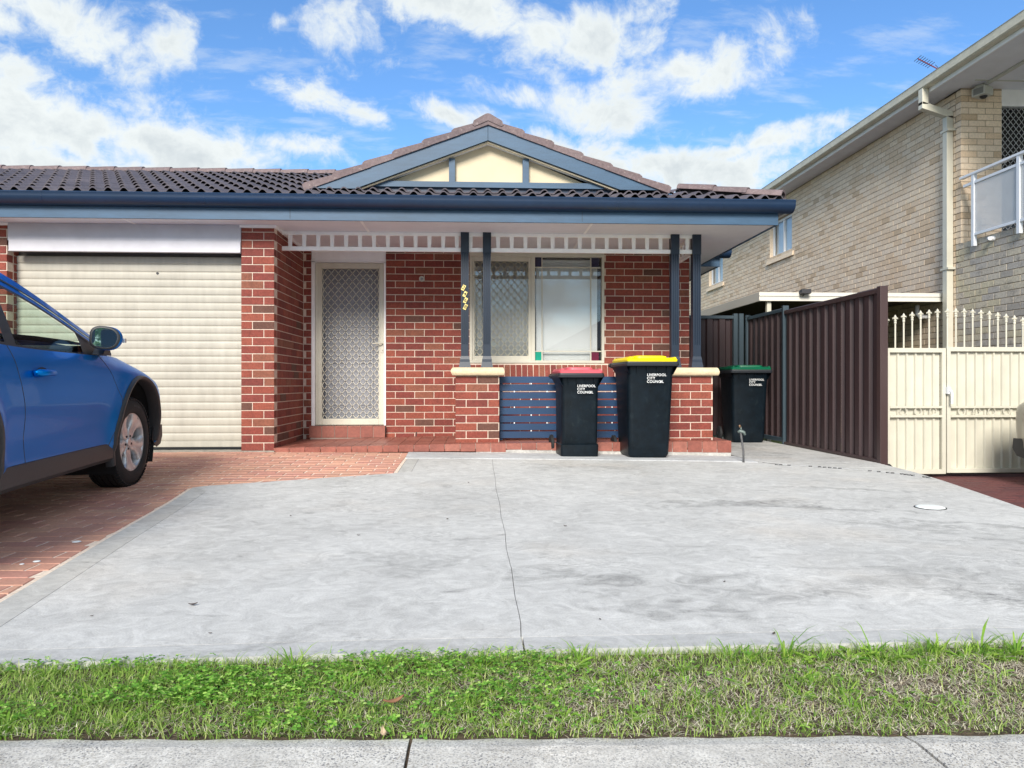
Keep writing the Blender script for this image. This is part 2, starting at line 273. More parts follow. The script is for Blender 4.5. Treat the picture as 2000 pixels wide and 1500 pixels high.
# ------------------------------------------------------------------ mesh helpers
class MB:
    def __init__(s): s.v = []; s.f = []
    def add(s, vs, fs):
        o = len(s.v); s.v += [tuple(v) for v in vs]; s.f += [tuple(i + o for i in f) for f in fs]; return s
    def box(s, x0, x1, y0, y1, z0, z1):
        return s.add([(x0, y0, z0), (x1, y0, z0), (x1, y1, z0), (x0, y1, z0), (x0, y0, z1), (x1, y0, z1), (x1, y1, z1), (x0, y1, z1)],
                     [(0, 3, 2, 1), (4, 5, 6, 7), (0, 1, 5, 4), (1, 2, 6, 5), (2, 3, 7, 6), (3, 0, 4, 7)])
    def extr(s, prof, a0, a1, axis='x'):
        """closed profile of (p,q) swept along axis; x: p->y q->z; y: p->x q->z; z: p->x q->y"""
        f = {'x': lambda p, q, a: (a, p, q), 'y': lambda p, q, a: (p, a, q), 'z': lambda p, q, a: (p, q, a)}[axis]
        n = len(prof); vs = [f(p, q, a0) for p, q in prof] + [f(p, q, a1) for p, q in prof]
        return s.add(vs, [(i, (i + 1) % n, n + (i + 1) % n, n + i) for i in range(n)] + [tuple(range(n))[::-1], tuple(range(n, 2 * n))])
    def sheet(s, line, th, a0, a1, axis):
        """open profile line with thickness th swept along axis"""
        ln = np.array(line, float); d_ = np.gradient(ln, axis=0); nn = np.stack([-d_[:, 1], d_[:, 0]], 1); nn /= np.linalg.norm(nn, axis=1)[:, None]
        back = ln + nn * th; f = {'x': lambda p, q, a: (a, p, q), 'y': lambda p, q, a: (p, a, q), 'z': lambda p, q, a: (p, q, a)}[axis]
        n = len(ln); vs = [f(*ln[i], a) for a in (a0, a1) for i in range(n)] + [f(*back[i], a) for a in (a0, a1) for i in range(n)]
        fs = []
        for i in range(n - 1):
            fs += [(i, i + 1, n + i + 1, n + i), (2 * n + i + 1, 2 * n + i, 3 * n + i, 3 * n + i + 1), (i, 2 * n + i, 2 * n + i + 1, i + 1), (n + i, n + i + 1, 3 * n + i + 1, 3 * n + i)]
        return s.add(vs, fs + [(0, n, 3 * n, 2 * n), (n - 1, 3 * n - 1, 4 * n - 1, 2 * n - 1)])
    def tube(s, pts, r, n=8, caps=True):
        pts = [Vector(p) for p in pts]; rs = r if isinstance(r, (list, tuple)) else [r] * len(pts); vs, fs = [], []; up = None
        for i, p in enumerate(pts):
            d_ = (pts[min(i + 1, len(pts) - 1)] - pts[max(i - 1, 0)]).normalized()
            if up is None: up = d_.orthogonal().normalized()
            else: up = (up - d_ * up.dot(d_)).normalized()
            sd_ = d_.cross(up)
            for k in range(n):
                a = 2 * math.pi * k / n; vs.append(p + up * math.cos(a) * rs[i] + sd_ * math.sin(a) * rs[i])
        for i in range(len(pts) - 1):
            for k in range(n): fs.append((i * n + k, i * n + (k + 1) % n, (i + 1) * n + (k + 1) % n, (i + 1) * n + k))
        if caps: fs += [tuple(range(n))[::-1], tuple(range((len(pts) - 1) * n, len(pts) * n))]
        return s.add(vs, fs)
    def lathe(s, prof, n=32, axis='z', o=(0, 0, 0)):
        """prof: (radius, height)"""
        vs, fs = [], []; m = len(prof)
        for k in range(n):
            a = 2 * math.pi * k / n; c_, s_ = math.cos(a), math.sin(a)
            for r_, h in prof: vs.append({'z': (o[0] + r_ * c_, o[1] + r_ * s_, o[2] + h), 'x': (o[0] + h, o[1] + r_ * c_, o[2] + r_ * s_), 'y': (o[0] + r_ * s_, o[1] + h, o[2] + r_ * c_)}[axis])
        for k in range(n):
            for i in range(m - 1): fs.append((k * m + i, ((k + 1) % n) * m + i, ((k + 1) % n) * m + i + 1, k * m + i + 1))
        return s.add(vs, fs)
    def grid(s, fn, nu, nv, skip=None):
        vs = [fn(i / nu, j / nv) for i in range(nu + 1) for j in range(nv + 1)]
        fs = [(i * (nv + 1) + j, (i + 1) * (nv + 1) + j, (i + 1) * (nv + 1) + j + 1, i * (nv + 1) + j + 1) for i in range(nu) for j in range(nv)]
        return s.add(vs, fs)
    def mesh(s, name, m, smooth=False):
        me = bpy.data.meshes.new(name); me.from_pydata(s.v, [], s.f); me.update()
        if m is not None: me.materials.append(m)
        if smooth: me.shade_smooth() if hasattr(me, 'shade_smooth') else [setattr(p, 'use_smooth', True) for p in me.polygons]
        return me

def put(name, me, parent=None, mw=None, **props):
    o = bpy.data.objects.new(name, me); C.objects.link(o)
    if mw is not None: o.matrix_world = mw
    if parent is not None:
        o.parent = parent; o.matrix_parent_inverse = WINV.get(parent.name, Matrix())
    for k, v in props.items(): o[k] = v
    return o
WINV = {}
def part(name, mb, m, parent=None, smooth=False, bevel=0.0, auto=None, **props):
    me = mb.mesh(name, m, smooth or auto is not None)
    if auto is not None: me.set_sharp_from_angle(angle=R(auto))
    o = put(name, me, parent, **props)
    if bevel:
        b = o.modifiers.new('bevel', 'BEVEL'); b.width = bevel; b.segments = 2; b.limit_method = 'ANGLE'; b.angle_limit = R(40)
    if parent is not None and parent.name not in WINV: WINV[parent.name] = Matrix()
    return o
def thing(name, label, cat, loc=(0, 0, 0), group=None, world=True, kind=None):
    """Empty at the base; with world=True its children are modelled in world coordinates"""
    o = bpy.data.objects.new(name, None); C.objects.link(o); o.location = loc; o.empty_display_size = .2
    if label: o['label'] = label
    if cat: o['category'] = cat
    if group: o['group'] = group
    if kind: o['kind'] = kind
    WINV[o.name] = Matrix.Translation(-Vector(loc)) if world else Matrix()
    return o
def sub(name, parent):
    o = bpy.data.objects.new(name, None); C.objects.link(o); o.parent = parent; o.matrix_parent_inverse = WINV[parent.name]; WINV[o.name] = Matrix(); return o
def copy_tree(o, parent=None, seen=None):
    c = o.copy(); C.objects.link(c); c.parent = parent; WINV[c.name] = WINV.get(o.name, Matrix())
    for ch in list(o.children): copy_tree(ch, c)
    return c

def interp(xs, ys):
    xs = np.array(xs, float); ys = np.array(ys, float)
    if xs[0] > xs[-1]: xs, ys = xs[::-1], ys[::-1]
    m = np.gradient(ys, xs)
    def f(x):
        x = min(max(x, xs[0]), xs[-1]); i = min(max(int(np.searchsorted(xs, x)) - 1, 0), len(xs) - 2); h = xs[i + 1] - xs[i]; t = (x - xs[i]) / h
        return float((2 * t**3 - 3 * t**2 + 1) * ys[i] + (t**3 - 2 * t**2 + t) * h * m[i] + (-2 * t**3 + 3 * t**2) * ys[i + 1] + (t**3 - t**2) * h * m[i + 1])
    return f
def lin(x, xs, ys): return float(np.interp(x, xs, ys))
def sstep(x): x = min(max(x, 0), 1); return x * x * (3 - 2 * x)

# ------------------------------------------------------------------ ground
def gz(x, y):
    return sstep((y - 4.9) / 3.0) * lin(x, [-2.5, 0, 2.3, 3.0], [.085, .06, .02, .0])
def slab_left(y): return lin(y, [2.0, 2.84, 3.9, 5.0, 5.77, 6.42, 8.1], [-1.64, -1.76, -1.915, -2.06, -2.165, -.69, -.70])
def slab_right(y): return lin(y, [2.0, 3.5, 4.6, 5.3, 6.0, 6.7, 7.3, 7.31, 11], [2.75, 3.19, 3.52, 3.70, 3.87, 4.0, 4.06, 4.10, 4.10])
def front_edge(x): return lin(x, [-3, -1.38, -.35, 1.73, 4], [2.16, 2.19, 2.225, 2.245, 2.26])
def path_edge(x): return lin(x, [-3, -1.1, 0, 1.27, 4], [1.83, 1.765, 1.715, 1.675, 1.60])
crk = [(2.2, .145), (2.35, .142), (2.5, .150), (2.8, .146), (3.2, .153), (3.6, .146), (4.0, .156), (4.5, .150), (5.0, .158), (5.6, .150), (6.2, .157), (6.8, .155), (7.32, .160)]
def crack(y): return lin(y, [a for a, b in crk], [b for a, b in crk]) + .0012 * math.sin(y * 61) + .001 * math.sin(y * 137 + 1)

g = MB().grid(lambda a, b: (-120 + 240 * a, -120 + 300 * b, -.30 if True else 0), 4, 4)
part('ground', g, lawn_m, kind='structure')
part('subsoil', MB().box(-4, 4.6, 1.2, 2.5, -.28, -.022), soil_m, kind='structure')
base = MB().grid(lambda a, b: (-6.8 + 13.5 * a, 2.30 + 9.2 * b, gz(-6.8 + 13.5 * a, 2.30 + 9.2 * b) - .045), 40, 30)
drive = put('driveway', base.mesh('driveway_bed', joint_m), kind='structure')
# trim bed so that it stays inside the slabs
for v in drive.data.vertices:
    if v.co.x > slab_right(v.co.y) - .05: v.co.x = slab_right(v.co.y) - .05
    if v.co.x < -5.4 and v.co.y < 8: pass
def panel(name, xl, xr, y0, y1, m, nu=30, nv=60, dz=0.0, th=.10, y0f=None, y1f=None):
    def top(a, b):
        yy0 = y0; yy1 = y1
        xm = None
        y = yy0 + (yy1 - yy0) * b
        x = xl(y) + (xr(y) - xl(y)) * a
        if y0f: y = y0f(x) + (yy1 - y0f(x)) * b; x = xl(y) + (xr(y) - xl(y)) * a
        if y1f: y = (y0f(x) if y0f else yy0) + (y1f(x) - (y0f(x) if y0f else yy0)) * b; x = xl(y) + (xr(y) - xl(y)) * a
        return (x, y, gz(x, y) + dz)
    mb = MB().grid(top, nu, nv)
    # skirt
    n = nv + 1; idx = [i * n for i in range(nu + 1)] + [nu * n + j for j in range(1, nv + 1)] + [i * n + nv for i in range(nu - 1, -1, -1)] + [j for j in range(nv - 1, 0, -1)]
    o = len(mb.v); mb.v += [(mb.v[i][0], mb.v[i][1], mb.v[i][2] - th) for i in idx]; k = len(idx)
    mb.f += [(idx[i], o + i, o + (i + 1) % k, idx[(i + 1) % k]) for i in range(k)]
    mb.f = [f if len(f) != 4 else f for f in mb.f]
    return part(name, mb, m, drive)
BW = .115
fe_in = lambda x: front_edge(x) + BW
sl_in = lambda y: slab_left(y) + .15 if y < 5.6 else slab_left(y) + lin(y, [5.6, 5.77, 6.42, 6.5, 8], [.15, .0, .0, .13, .13])
panel('slab', sl_in, lambda y: crack(y) - .0013, 2.3, 7.40, conc, 60, 80, y0f=fe_in)
panel('slab', lambda y: crack(y) + .0013, lambda y: slab_right(y) - .002, 2.3, 7.40, conc, 60, 80, y0f=fe_in)
panel('edge_band', lambda y: slab_left(y) + .015, lambda y: sl_in(y) - .0025, 2.33, 7.40, conc_band, 4, 90)
panel('front_band', lambda y: -1.66, lambda y: crack(2.3) - .003, 2.1, 2.3, conc_front, 40, 3, y0f=front_edge, y1f=lambda x: fe_in(x) - .0025)
panel('front_band', lambda y: crack(2.3) + .003, lambda y: 2.85, 2.1, 2.3, conc_front, 40, 3, y0f=front_edge, y1f=lambda x: fe_in(x) - .0025)
panel('cement_strip', lambda y: lin(y, [7.40, 7.9], [-.70, -.72]), lambda y: 2.86 - max(0, y - 7.4) * .05, 7.403, 8.02, conc_strip, 40, 8, dz=.006)
panel('side_path', lambda y: 2.868, lambda y: 4.06, 7.403, 11.0, conc, 16, 40, dz=.001)
# patched seam across the slab near the fence
sm = MB(); pts = [(2.95, 7.20), (3.25, 7.02), (3.55, 6.72), (3.75, 6.40), (3.86, 6.08)]
for i in range(len(pts) - 1):
    for q in range(6):
        a = Vector(pts[i]).lerp(Vector(pts[i + 1]), q / 6); b = Vector(pts[i]).lerp(Vector(pts[i + 1]), (q + rng.uniform(.5, .95)) / 6)
        wd = .012 + .008 * rng.random(); z = .0055 + .001 * q / 6
        sm.add([(a.x, a.y - wd, z), (b.x, b.y - wd, z), (b.x + .01, b.y + wd, z), (a.x, a.y + wd * .6, z)], [(0, 1, 2, 3)])
part('patched_seam', sm, mat('white_mortar_smear', (.72, .74, .76), .9), drive, kind='stuff')
sm = MB()
for i in range(len(pts) - 1):
    for q in range(9):
        if rng.random() < .45: continue
        a = Vector(pts[i]).lerp(Vector(pts[i + 1]), q / 9); L_ = .03
        sm.box(a.x, a.x + L_, a.y - .006, a.y + .006, .0, .0085)
part('crack_bits', sm, joint_m, drive, kind='stuff')
# fine dark line beside the strip
part('path_line', MB().tube([(2.80, 8.02, .001), (2.86, 7.8, .002), (2.84, 7.55, .003), (2.93, 7.35, .001), (3.02, 7.22, .0)], .004, 5), joint_m, drive)

fp_y0 = -.30
fp = MB()
foot = put('footpath', MB().box(-6, 7, -.4, 1.58, -.2, -.05).mesh('footpath_bed', joint_m), kind='structure')
def fslab(xa0, xa1, xb0, xb1):   # left edge x at near/far, right edge x at near/far
    def top(a, b):
        l = xa0 + (xa1 - xa0) * b; r_ = xb0 + (xb1 - xb0) * b; x = l + (r_ - l) * a
        return (x, fp_y0 + (path_edge(x) - fp_y0) * b + .004 * math.sin(x * 31) * (b > .99), -.012 - .008 * (b > .985))
    mb = MB().grid(top, 40, 40); n = 41
    idx = [i * n for i in range(41)] + [40 * n + j for j in range(1, 41)] + [i * n + 40 for i in range(39, -1, -1)] + [j for j in range(39, 0, -1)]
    o = len(mb.v); mb.v += [(mb.v[i][0], mb.v[i][1], -.12) for i in idx]; k = len(idx); mb.f += [(idx[i], o + i, o + (i + 1) % k, idx[(i + 1) % k]) for i in range(k)]
    part('paving_slab', mb, foot_m, foot)
fslab(-4.0, -4.0, -1.62, -1.60); fslab(-1.61, -1.59, -.156, -.154); fslab(-.148, -.146, .985, .992); fslab(.993, 1.0, 2.4, 2.4); fslab(2.41, 2.41, 5, 5)

# ---- clay pavers in running bond
def pavers(name, parent, x0, xr, y0, y1, zf, mi, ms_, cam_key, L=.225, Wd=.112, j=.009, maxn=300, skip=lambda x, y: False, amp=.0012):
    items = []; row = 0; y = y0
    while y < y1:
        ya, yb = y, min(y + Wd, y1); x = x0 - (row % 2) * L / 2 - (row * .007) % .03
        while x < max(xr(ya), xr(yb)):
            xa0 = xa1 = x; xb0 = min(x + L, xr(ya) - .012); xb1 = min(x + L, xr(yb) - .012)
            if xb0 - xa0 > .03 or xb1 - xa1 > .03:
                xb0 = max(xb0, xa0 + .004); xb1 = max(xb1, xa1 + .004)
                if not skip(x, ya): items.append((xa0, xb0, xb1, ya, yb))
            x += L + j
        y += Wd + j; row += 1
    def build(it, local):
        xa, xb0, xb1, ya, yb = it; cx, cy = (0, 0) if not local else (xa, ya)
        h = rng.uniform(-amp, amp); z = zf((xa + xb0) / 2, (ya + yb) / 2) + h; c = .004
        o = (xa, ya, z) if local else (0, 0, 0)
        P = [(xa, ya), (xb0, ya), (xb1, yb), (xa, yb)]
        v = [(p[0] - o[0], p[1] - o[1], z - c - o[2]) for p in P] + [(p[0] + sx * c - o[0], p[1] + sy * c - o[1], z - o[2]) for p, (sx, sy) in zip(P, ((1, 1), (-1, 1), (-1, -1), (1, -1)))]
        v += [(p[0] - o[0], p[1] - o[1], z - .03 - o[2]) for p in P]
        f = [(4, 5, 6, 7)] + [(i, (i + 1) % 4, 4 + (i + 1) % 4, 4 + i) for i in range(4)] + [(8 + i, 8 + (i + 1) % 4, (i + 1) % 4, i) for i in range(4)]
        return v, f, o
    items.sort(key=lambda it: cam_key((it[0] + it[1]) / 2, it[3]))
    cache = {}
    for it in items[:maxn]:
        v, f, o = build(it, True); key = tuple(round(a, 3) for a in (it[1] - it[0], it[2] - it[0]))
        if key not in cache: cache[key] = MB().add(v, f).mesh('paver', mi)
        ob = put('paver', cache[key], parent, Matrix.Translation(o))
    mb = MB()
    for it in items[maxn:]:
        v, f, o = build(it, False); mb.add(v, f)
    if mb.f: part('paver_field', mb, ms_, parent, kind='stuff')
pavbed = MB().grid(lambda a, b: ((lambda y: (-6.6 + (slab_left(y) + .01 + 6.6) * a, y, gz(-6.6 + (slab_left(y) + 6.6) * a, y) - .0035))(1.5 + 6.75 * b)), 30, 60)
paving = put('paving', pavbed.mesh('paving_sand', sand_m), kind='structure')
WINV['paving'] = Matrix()
def pkey(x, y):
    d_ = math.hypot(x, y); ang = abs(math.atan2(x, y) - .048)
    return d_ + (50 if ang > R(36) else 0)
pavers('paver', paving, -6.5, lambda y: min(slab_left(y), -.70 if y > 6.4 else 9), 2.2, 7.97, gz, pav_i, pav_s, pkey)
nd = put('neighbour_driveway', MB().box(3.0, 11, 2, 9.8, -.29, -.156).mesh('bed', mat('dark_sand', (.10, .06, .055), .95)), kind='structure')
WINV['neighbour_driveway'] = Matrix()
pavers('paver', nd, 3.3, lambda y: 6.9, 3.0, 7.6, lambda x, y: -.150, dpav_i, dpav_s, lambda x, y: abs(x - 5) + abs(y - 6.5), maxn=220, skip=lambda x, y: x < slab_right(y) - .3)
part('edging', MB().box(4.13, 6.9, 7.60, 7.62, -.29, -.13), mat('edging_grey', (.25, .22, .20), .9), nd)
# drain lid
dl = thing('drain_cover', 'white round plastic drain cover set in the right side of the concrete driveway', 'drain cover', (2.93, 4.66, .001))
part('lid', MB().lathe([(0, .012), (.070, .012), (.078, .009), (.086, .0065), (.088, .0)], 40, o=(2.93, 4.66, .001)), mat('white_plastic', (.80, .86, .88), .35), dl, smooth=True)
part('collar', MB().lathe([(.089, 0), (.089, .004), (.094, .004), (.095, 0)], 40, o=(2.93, 4.66, .001)), joint_m, dl)

# ------------------------------------------------------------------ brickwork
CAMM = Matrix.Rotation(cam.rotation_euler.z, 4, 'Z'); CINV = CAMM.inverted()
def px_of(p):
    q = CINV @ (Vector(p) - Vector((0, 0, .8)))
    if q.y < .1: return None
    return 512 + 742.4 * q.x / q.y, 384 - 742.4 * q.z / q.y, q.y
BR_CACHE = {}
def brick_mesh(L, m, h=.076, D=.1):
    k = (round(L, 3), m.name, h)
    if k not in BR_CACHE:
        c = .0028; x, z = L / 2, h / 2
        v = [(-x, c, -z), (x, c, -z), (x, c, z), (-x, c, z), (-x + c, 0, -z + c), (x - c, 0, -z + c), (x - c, 0, z - c), (-x + c, 0, z - c), (-x, D, -z), (x, D, -z), (x, D, z), (-x, D, z)]
        f = [(4, 5, 6, 7)] + [(i, (i + 1) % 4, 4 + (i + 1) % 4, 4 + i) for i in range(4)] + [(8 + i, 8 + (i + 1) % 4, (i + 1) % 4, i) for i in range(4)]
        BR_CACHE[k] = (v, f, [None])
    return BR_CACHE[k]
def bricks(out, parent, mi, ms_, origin, ud, n, U0, U1, Z0, Z1, op=(), phase=0.0, L=.23, h=.0765, j=.0095, z_align=None, D=.1, proud=.006):
    ud, n = Vector(ud), Vector(n); k = 0; z = Z0 if z_align is None else z_align
    while z > Z0 - 1e-4: z -= h + j; k -= 1
    while z < Z1:
        za, zb = max(z, Z0), min(z + h, Z1)
        if zb - za > .02:
            iv = [(U0, U1)]
            for (a, b, c, d_) in op:
                if zb - .02 > c and za + .02 < d_:
                    iv = [q for (s, e) in iv for q in ((s, min(e, a)), (max(s, b), e)) if q[1] - q[0] > .02]
            for (s, e) in iv:
                st = phase + (L + j) / 2 * (k % 2); i0 = math.floor((s - st) / (L + j))
                u = st + i0 * (L + j)
                while u < e:
                    a, b = max(u, s), min(u + L, e)
                    if b - a > .025:
                        c_ = Vector(origin) + ud * ((a + b) / 2) + n * (proud + rng.uniform(-.0012, .0012)) + Vector((0, 0, (za + zb) / 2))
                        p = px_of(c_); ar = 0
                        if p and -10 < p[0] < 1034 and -10 < p[1] < 778:
                            vd = (c_ - Vector((0, 0, .8))); ar = (b - a) * abs(vd.normalized().dot(n)) / vd.length ** 2
                        out.append((ar, c_, ud, n, round(b - a, 3), round(zb - za, 4), parent, mi, ms_, D))
                    u += L + j
        z += h + j; k += 1
def lay(out, house, maxn=300):
    out.sort(key=lambda q: -q[0]); rest = {}
    for i, (ar, c_, ud, n, L, h, par, mi, ms_, D) in enumerate(out):
        M4 = Matrix(((ud.x, -n.x, 0, c_.x), (ud.y, -n.y, 0, c_.y), (0, 0, 1, c_.z), (0, 0, 0, 1)))
        v, f, me = brick_mesh(L, mi, h, D)
        if i < maxn:
            if me[0] is None: me[0] = MB().add(v, f).mesh('brick', mi)
            put('brick', me[0], par, M4 @ Matrix.Rotation(rng.uniform(-.003, .003), 4, 'Y'))
        else:
            rest.setdefault(ms_.name, (MB(), ms_))[0].add([M4 @ Vector(q) for q in v], f)
    for nm, (mb, m) in rest.items(): part('brickwork', mb, m, house, kind='stuff')

# ------------------------------------------------------------------ the brick house
house = thing('brick_house', 'single storey red brick house with blue gutter, gabled porch and roller door', 'house', (-1, 8.6, .1))
SZ = 2.485
wm = lambda name, *b: part(name, MB().box(*b), mortar, house)
pl = wm('wall', -6.5, -4.893, 8.0, 8.30, -.1, SZ)
pillar = wm('pillar', -2.486, -2.143, 8.0, 9.6, -.1, SZ)
dw = MB(); dw.box(-2.143, -2.04, 9.3, 9.5, -.1, SZ); dw.box(-1.122, -.083, 9.3, 9.5, -.1, SZ); dw.box(-.083, 1.613, 9.3, 9.5, -.1, 1.06); dw.box(1.613, 2.70, 9.3, 9.5, -.1, SZ); dw.box(-.083, 1.613, 9.3, 9.5, 2.43, SZ); dw.box(-2.04, -1.122, 9.3, 9.5, -.1, .12)
dwall = part('porch_wall', dw, mortar, house)
part('side_wall', MB().box(2.50, 2.70, 9.5, 18, -.1, SZ), mortar, house)
part('rear_wall', MB().box(-6.5, 2.5, 17.8, 18, -.1, SZ), mortar, house)
out = []
bricks(out, pl, brick_i, brick_s, (0, 8.0, 0), (1, 0, 0), (0, -1, 0), -6.5, -4.893, .10, 2.475, phase=-4.893)
bricks(out, pl, brick_i, brick_s, (-4.893, 0, 0), (0, 1, 0), (1, 0, 0), 8.11, 8.3, .10, 2.475, phase=8.11)
bricks(out, pillar, brick_i, brick_s, (0, 8.0, 0), (1, 0, 0), (0, -1, 0), -2.486, -2.143, .094, 2.452, phase=-2.486, D=.11)
bricks(out, pillar, brick_i, brick_s, (-2.143, 0, 0), (0, 1, 0), (1, 0, 0), 8.112, 9.3, .094, 2.452, phase=8.24)
bricks(out, dwall, brick_i, brick_s, (0, 9.3, 0), (1, 0, 0), (0, -1, 0), -2.13, -2.04, .12, SZ, phase=-2.1, z_align=.094)
bricks(out, dwall, brick_i, brick_s, (0, 9.3, 0), (1, 0, 0), (0, -1, 0), -1.122, 2.70, .13, SZ, op=[(-.083, 1.613, .90, 2.6)], phase=-1.0, z_align=.110)
piers = []
for (x0, x1, zb) in ((-.225, .253, .155), (2.154, 2.640, .172)):
    p = wm('pier', x0, x1, 8.18, 8.55, zb - .02, .893); piers.append(p)
    bricks(out, p, brick_i, brick_s, (0, 8.18, 0), (1, 0, 0), (0, -1, 0), x0, x1, zb + .0, .893, phase=x0, D=.11, z_align=.893 - .086 * 9)
    bricks(out, p, brick_i, brick_s, (x0, 0, 0), (0, -1, 0), (-1, 0, 0), -8.55, -8.292, zb, .893, phase=-8.55, z_align=.893 - .086 * 9)
    bricks(out, p, brick_i, brick_s, (x1, 0, 0), (0, 1, 0), (1, 0, 0), 8.292, 8.55, zb, .893, phase=8.292, z_align=.893 - .086 * 9)
    # rounded sandstone cap
    cb = MB(); a0, a1 = x0 - .055, x1 + .062
    prof = [(8.125, .895), (8.112, .915), (8.108, .935), (8.112, .958), (8.13, .976), (8.16, .983), (8.58, .983), (8.61, .970), (8.62, .94), (8.61, .905), (8.60, .895)]
    cb.extr(prof, a0, a1, 'x')
    for v_i in range(len(cb.v)):
        x_, y_, z_ = cb.v[v_i]; e = .018 * abs(z_ - .935) / .045
        cb.v[v_i] = (x_ + (e if x_ < (a0 + a1) / 2 else -e) + .004 * math.sin(y_ * 40 + z_ * 60), y_, z_)
    part('pier_cap', cb, stone, p, bevel=.004)
lay(out, house)
# window sill bricks on edge
x = -.15
sill = sub('window_sill', house) if False else None
while x < 1.66:
    m4 = Matrix.Translation((x + .034, 9.23, .905)) @ Matrix.Rotation(R(-14), 4, 'X')
    k = ('sillb',)
    if k not in BR_CACHE: BR_CACHE[k] = MB().box(-.0315, .0315, 0, .20, -.03, .138).mesh('sill_brick', brick_i)
    put('sill_brick', BR_CACHE[k], dwall, m4 @ Matrix.Rotation(rng.uniform(-.02, .02), 4, 'Y')); x += .072
part('sill_bed', MB().extr([(9.24, .89), (9.30, .885), (9.30, 1.06), (9.275, 1.028)], -.15, 1.66, 'x'), mortar, dwall)
# weep holes
for xx in (-.745, -.25): part('weep_hole', MB().box(xx - .005, xx + .005, 9.288, 9.3, .14, .205), joint_m, dwall)

# eaves
fa = part('fascia', MB().box(-9, 3.16, 7.68, 7.70, 2.474, 2.70).box(-9, 3.165, 7.672, 7.68, 2.474, 2.486), slate, house)
part('fascia', MB().box(3.16, 3.18, 7.68, 10.43, 2.474, 2.70), slate, house)
part('fascia', MB().box(3.18, 3.47, 10.43, 10.45, 2.474, 2.70).box(3.45, 3.47, 10.45, 18, 2.474, 2.70), slate, house)
gp = [(.125, .123), (.135, .112), (.132, .106), (.128, .080), (.127, .066), (.110, .034), (.080, .010), (.05, .0), (.0, .0), (.0, .108), (.012, .108), (.012, .012), (.05, .008), (.078, .018), (.106, .040), (.120, .068), (.118, .112)]
gt = MB().extr([(7.68 - p, 2.592 + q) for p, q in gp], -9, 3.315, 'x')
part('gutter', gt, gutter_m, house, auto=35)
part('gutter', MB().extr([(3.18 + p, 2.592 + q) for p, q in gp][::-1], 7.682, 10.42, 'y'), gutter_m, house, auto=35)
part('gutter', MB().extr([(10.43 - p, 2.592 + q) for p, q in gp], 3.32, 3.60, 'x'), gutter_m, house, auto=35)
for xx in (-2.72, -.55, 1.45, 2.55, -4.3): part('gutter_joint', MB().extr([(7.68 - p * 1.012 - .0015, 2.591 + q * 1.012) for p, q in gp], xx, xx + .006, 'x'), gutter_m, house)
for xx in (-1.90, 1.1): part('fascia_joint', MB().box(xx, xx + .004, 7.6785, 7.68, 2.486, 2.70), joint_m, fa)
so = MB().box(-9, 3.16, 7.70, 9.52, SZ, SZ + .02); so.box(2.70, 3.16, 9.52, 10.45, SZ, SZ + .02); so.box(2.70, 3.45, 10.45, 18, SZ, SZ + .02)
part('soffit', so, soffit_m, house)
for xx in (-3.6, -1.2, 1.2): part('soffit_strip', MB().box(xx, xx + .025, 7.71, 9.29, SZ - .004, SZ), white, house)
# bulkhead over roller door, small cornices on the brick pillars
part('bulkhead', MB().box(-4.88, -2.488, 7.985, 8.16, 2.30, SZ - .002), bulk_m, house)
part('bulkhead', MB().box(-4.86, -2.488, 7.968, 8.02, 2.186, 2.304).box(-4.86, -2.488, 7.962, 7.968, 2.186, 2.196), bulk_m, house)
part('cornice', MB().box(-2.50, -2.125, 7.978, 7.998, 2.455, SZ - .001).box(-2.141, -2.118, 7.998, 9.29, 2.455, SZ - .001), white, house)
part('cornice', MB().box(-6.5, -4.875, 7.978, 7.998, 2.455, SZ - .001), white, house)
# roller door of ribbed slats
rd = part('roller_door', MB().box(-4.90, -2.49, 8.19, 8.20, .10, 2.3), mat('door_backing', (.10, .09, .08), .8), house)
part('guide', MB().box(-4.905, -4.89, 8.12, 8.17, .10, 2.18), door_cream, rd); part('guide', MB().box(-2.515, -2.488, 8.12, 8.17, .10, 2.18), door_cream, rd)
zs = .185; P_ = .0826
prof = [(8.158, 0), (8.166, .003), (8.166, .007), (8.154, .011), (8.150, .022), (8.1485, .040), (8.1485, .052), (8.150, .066), (8.153, .076), (8.158, .0815)]
prof = [(8.153 + (p - 8.153) * .55, q) for p, q in prof]
slat_me = MB().extr(prof + [(8.175, .0815), (8.175, 0)], -4.89, -2.512, 'x').mesh('slat', door_cream)
slat_me.shade_smooth(); slat_me.set_sharp_from_angle(angle=R(30))
while zs < 2.16:
    put('slat', slat_me, rd, Matrix.Translation((rng.uniform(-.002, .002), rng.uniform(-.002, .002), zs))); zs += P_
part('bottom_rail', MB().box(-4.89, -2.512, 8.14, 8.175, .122, .183), door_cream, rd, bevel=.004)
part('rubber_seal', MB().box(-4.89, -2.512, 8.145, 8.17, .104, .122), rubber, rd)
part('lock', MB().lathe([(.0, -.004), (.012, -.004), (.014, 0)], 12, 'y', (-3.42, 8.149, 1.99)), dark_metal, rd)
part('threshold', MB().box(-4.9, -2.13, 7.94, 8.18, -.1, .092), mat('threshold_concrete', (.33, .31, .27), .9, var=[(12, .25)]), house)

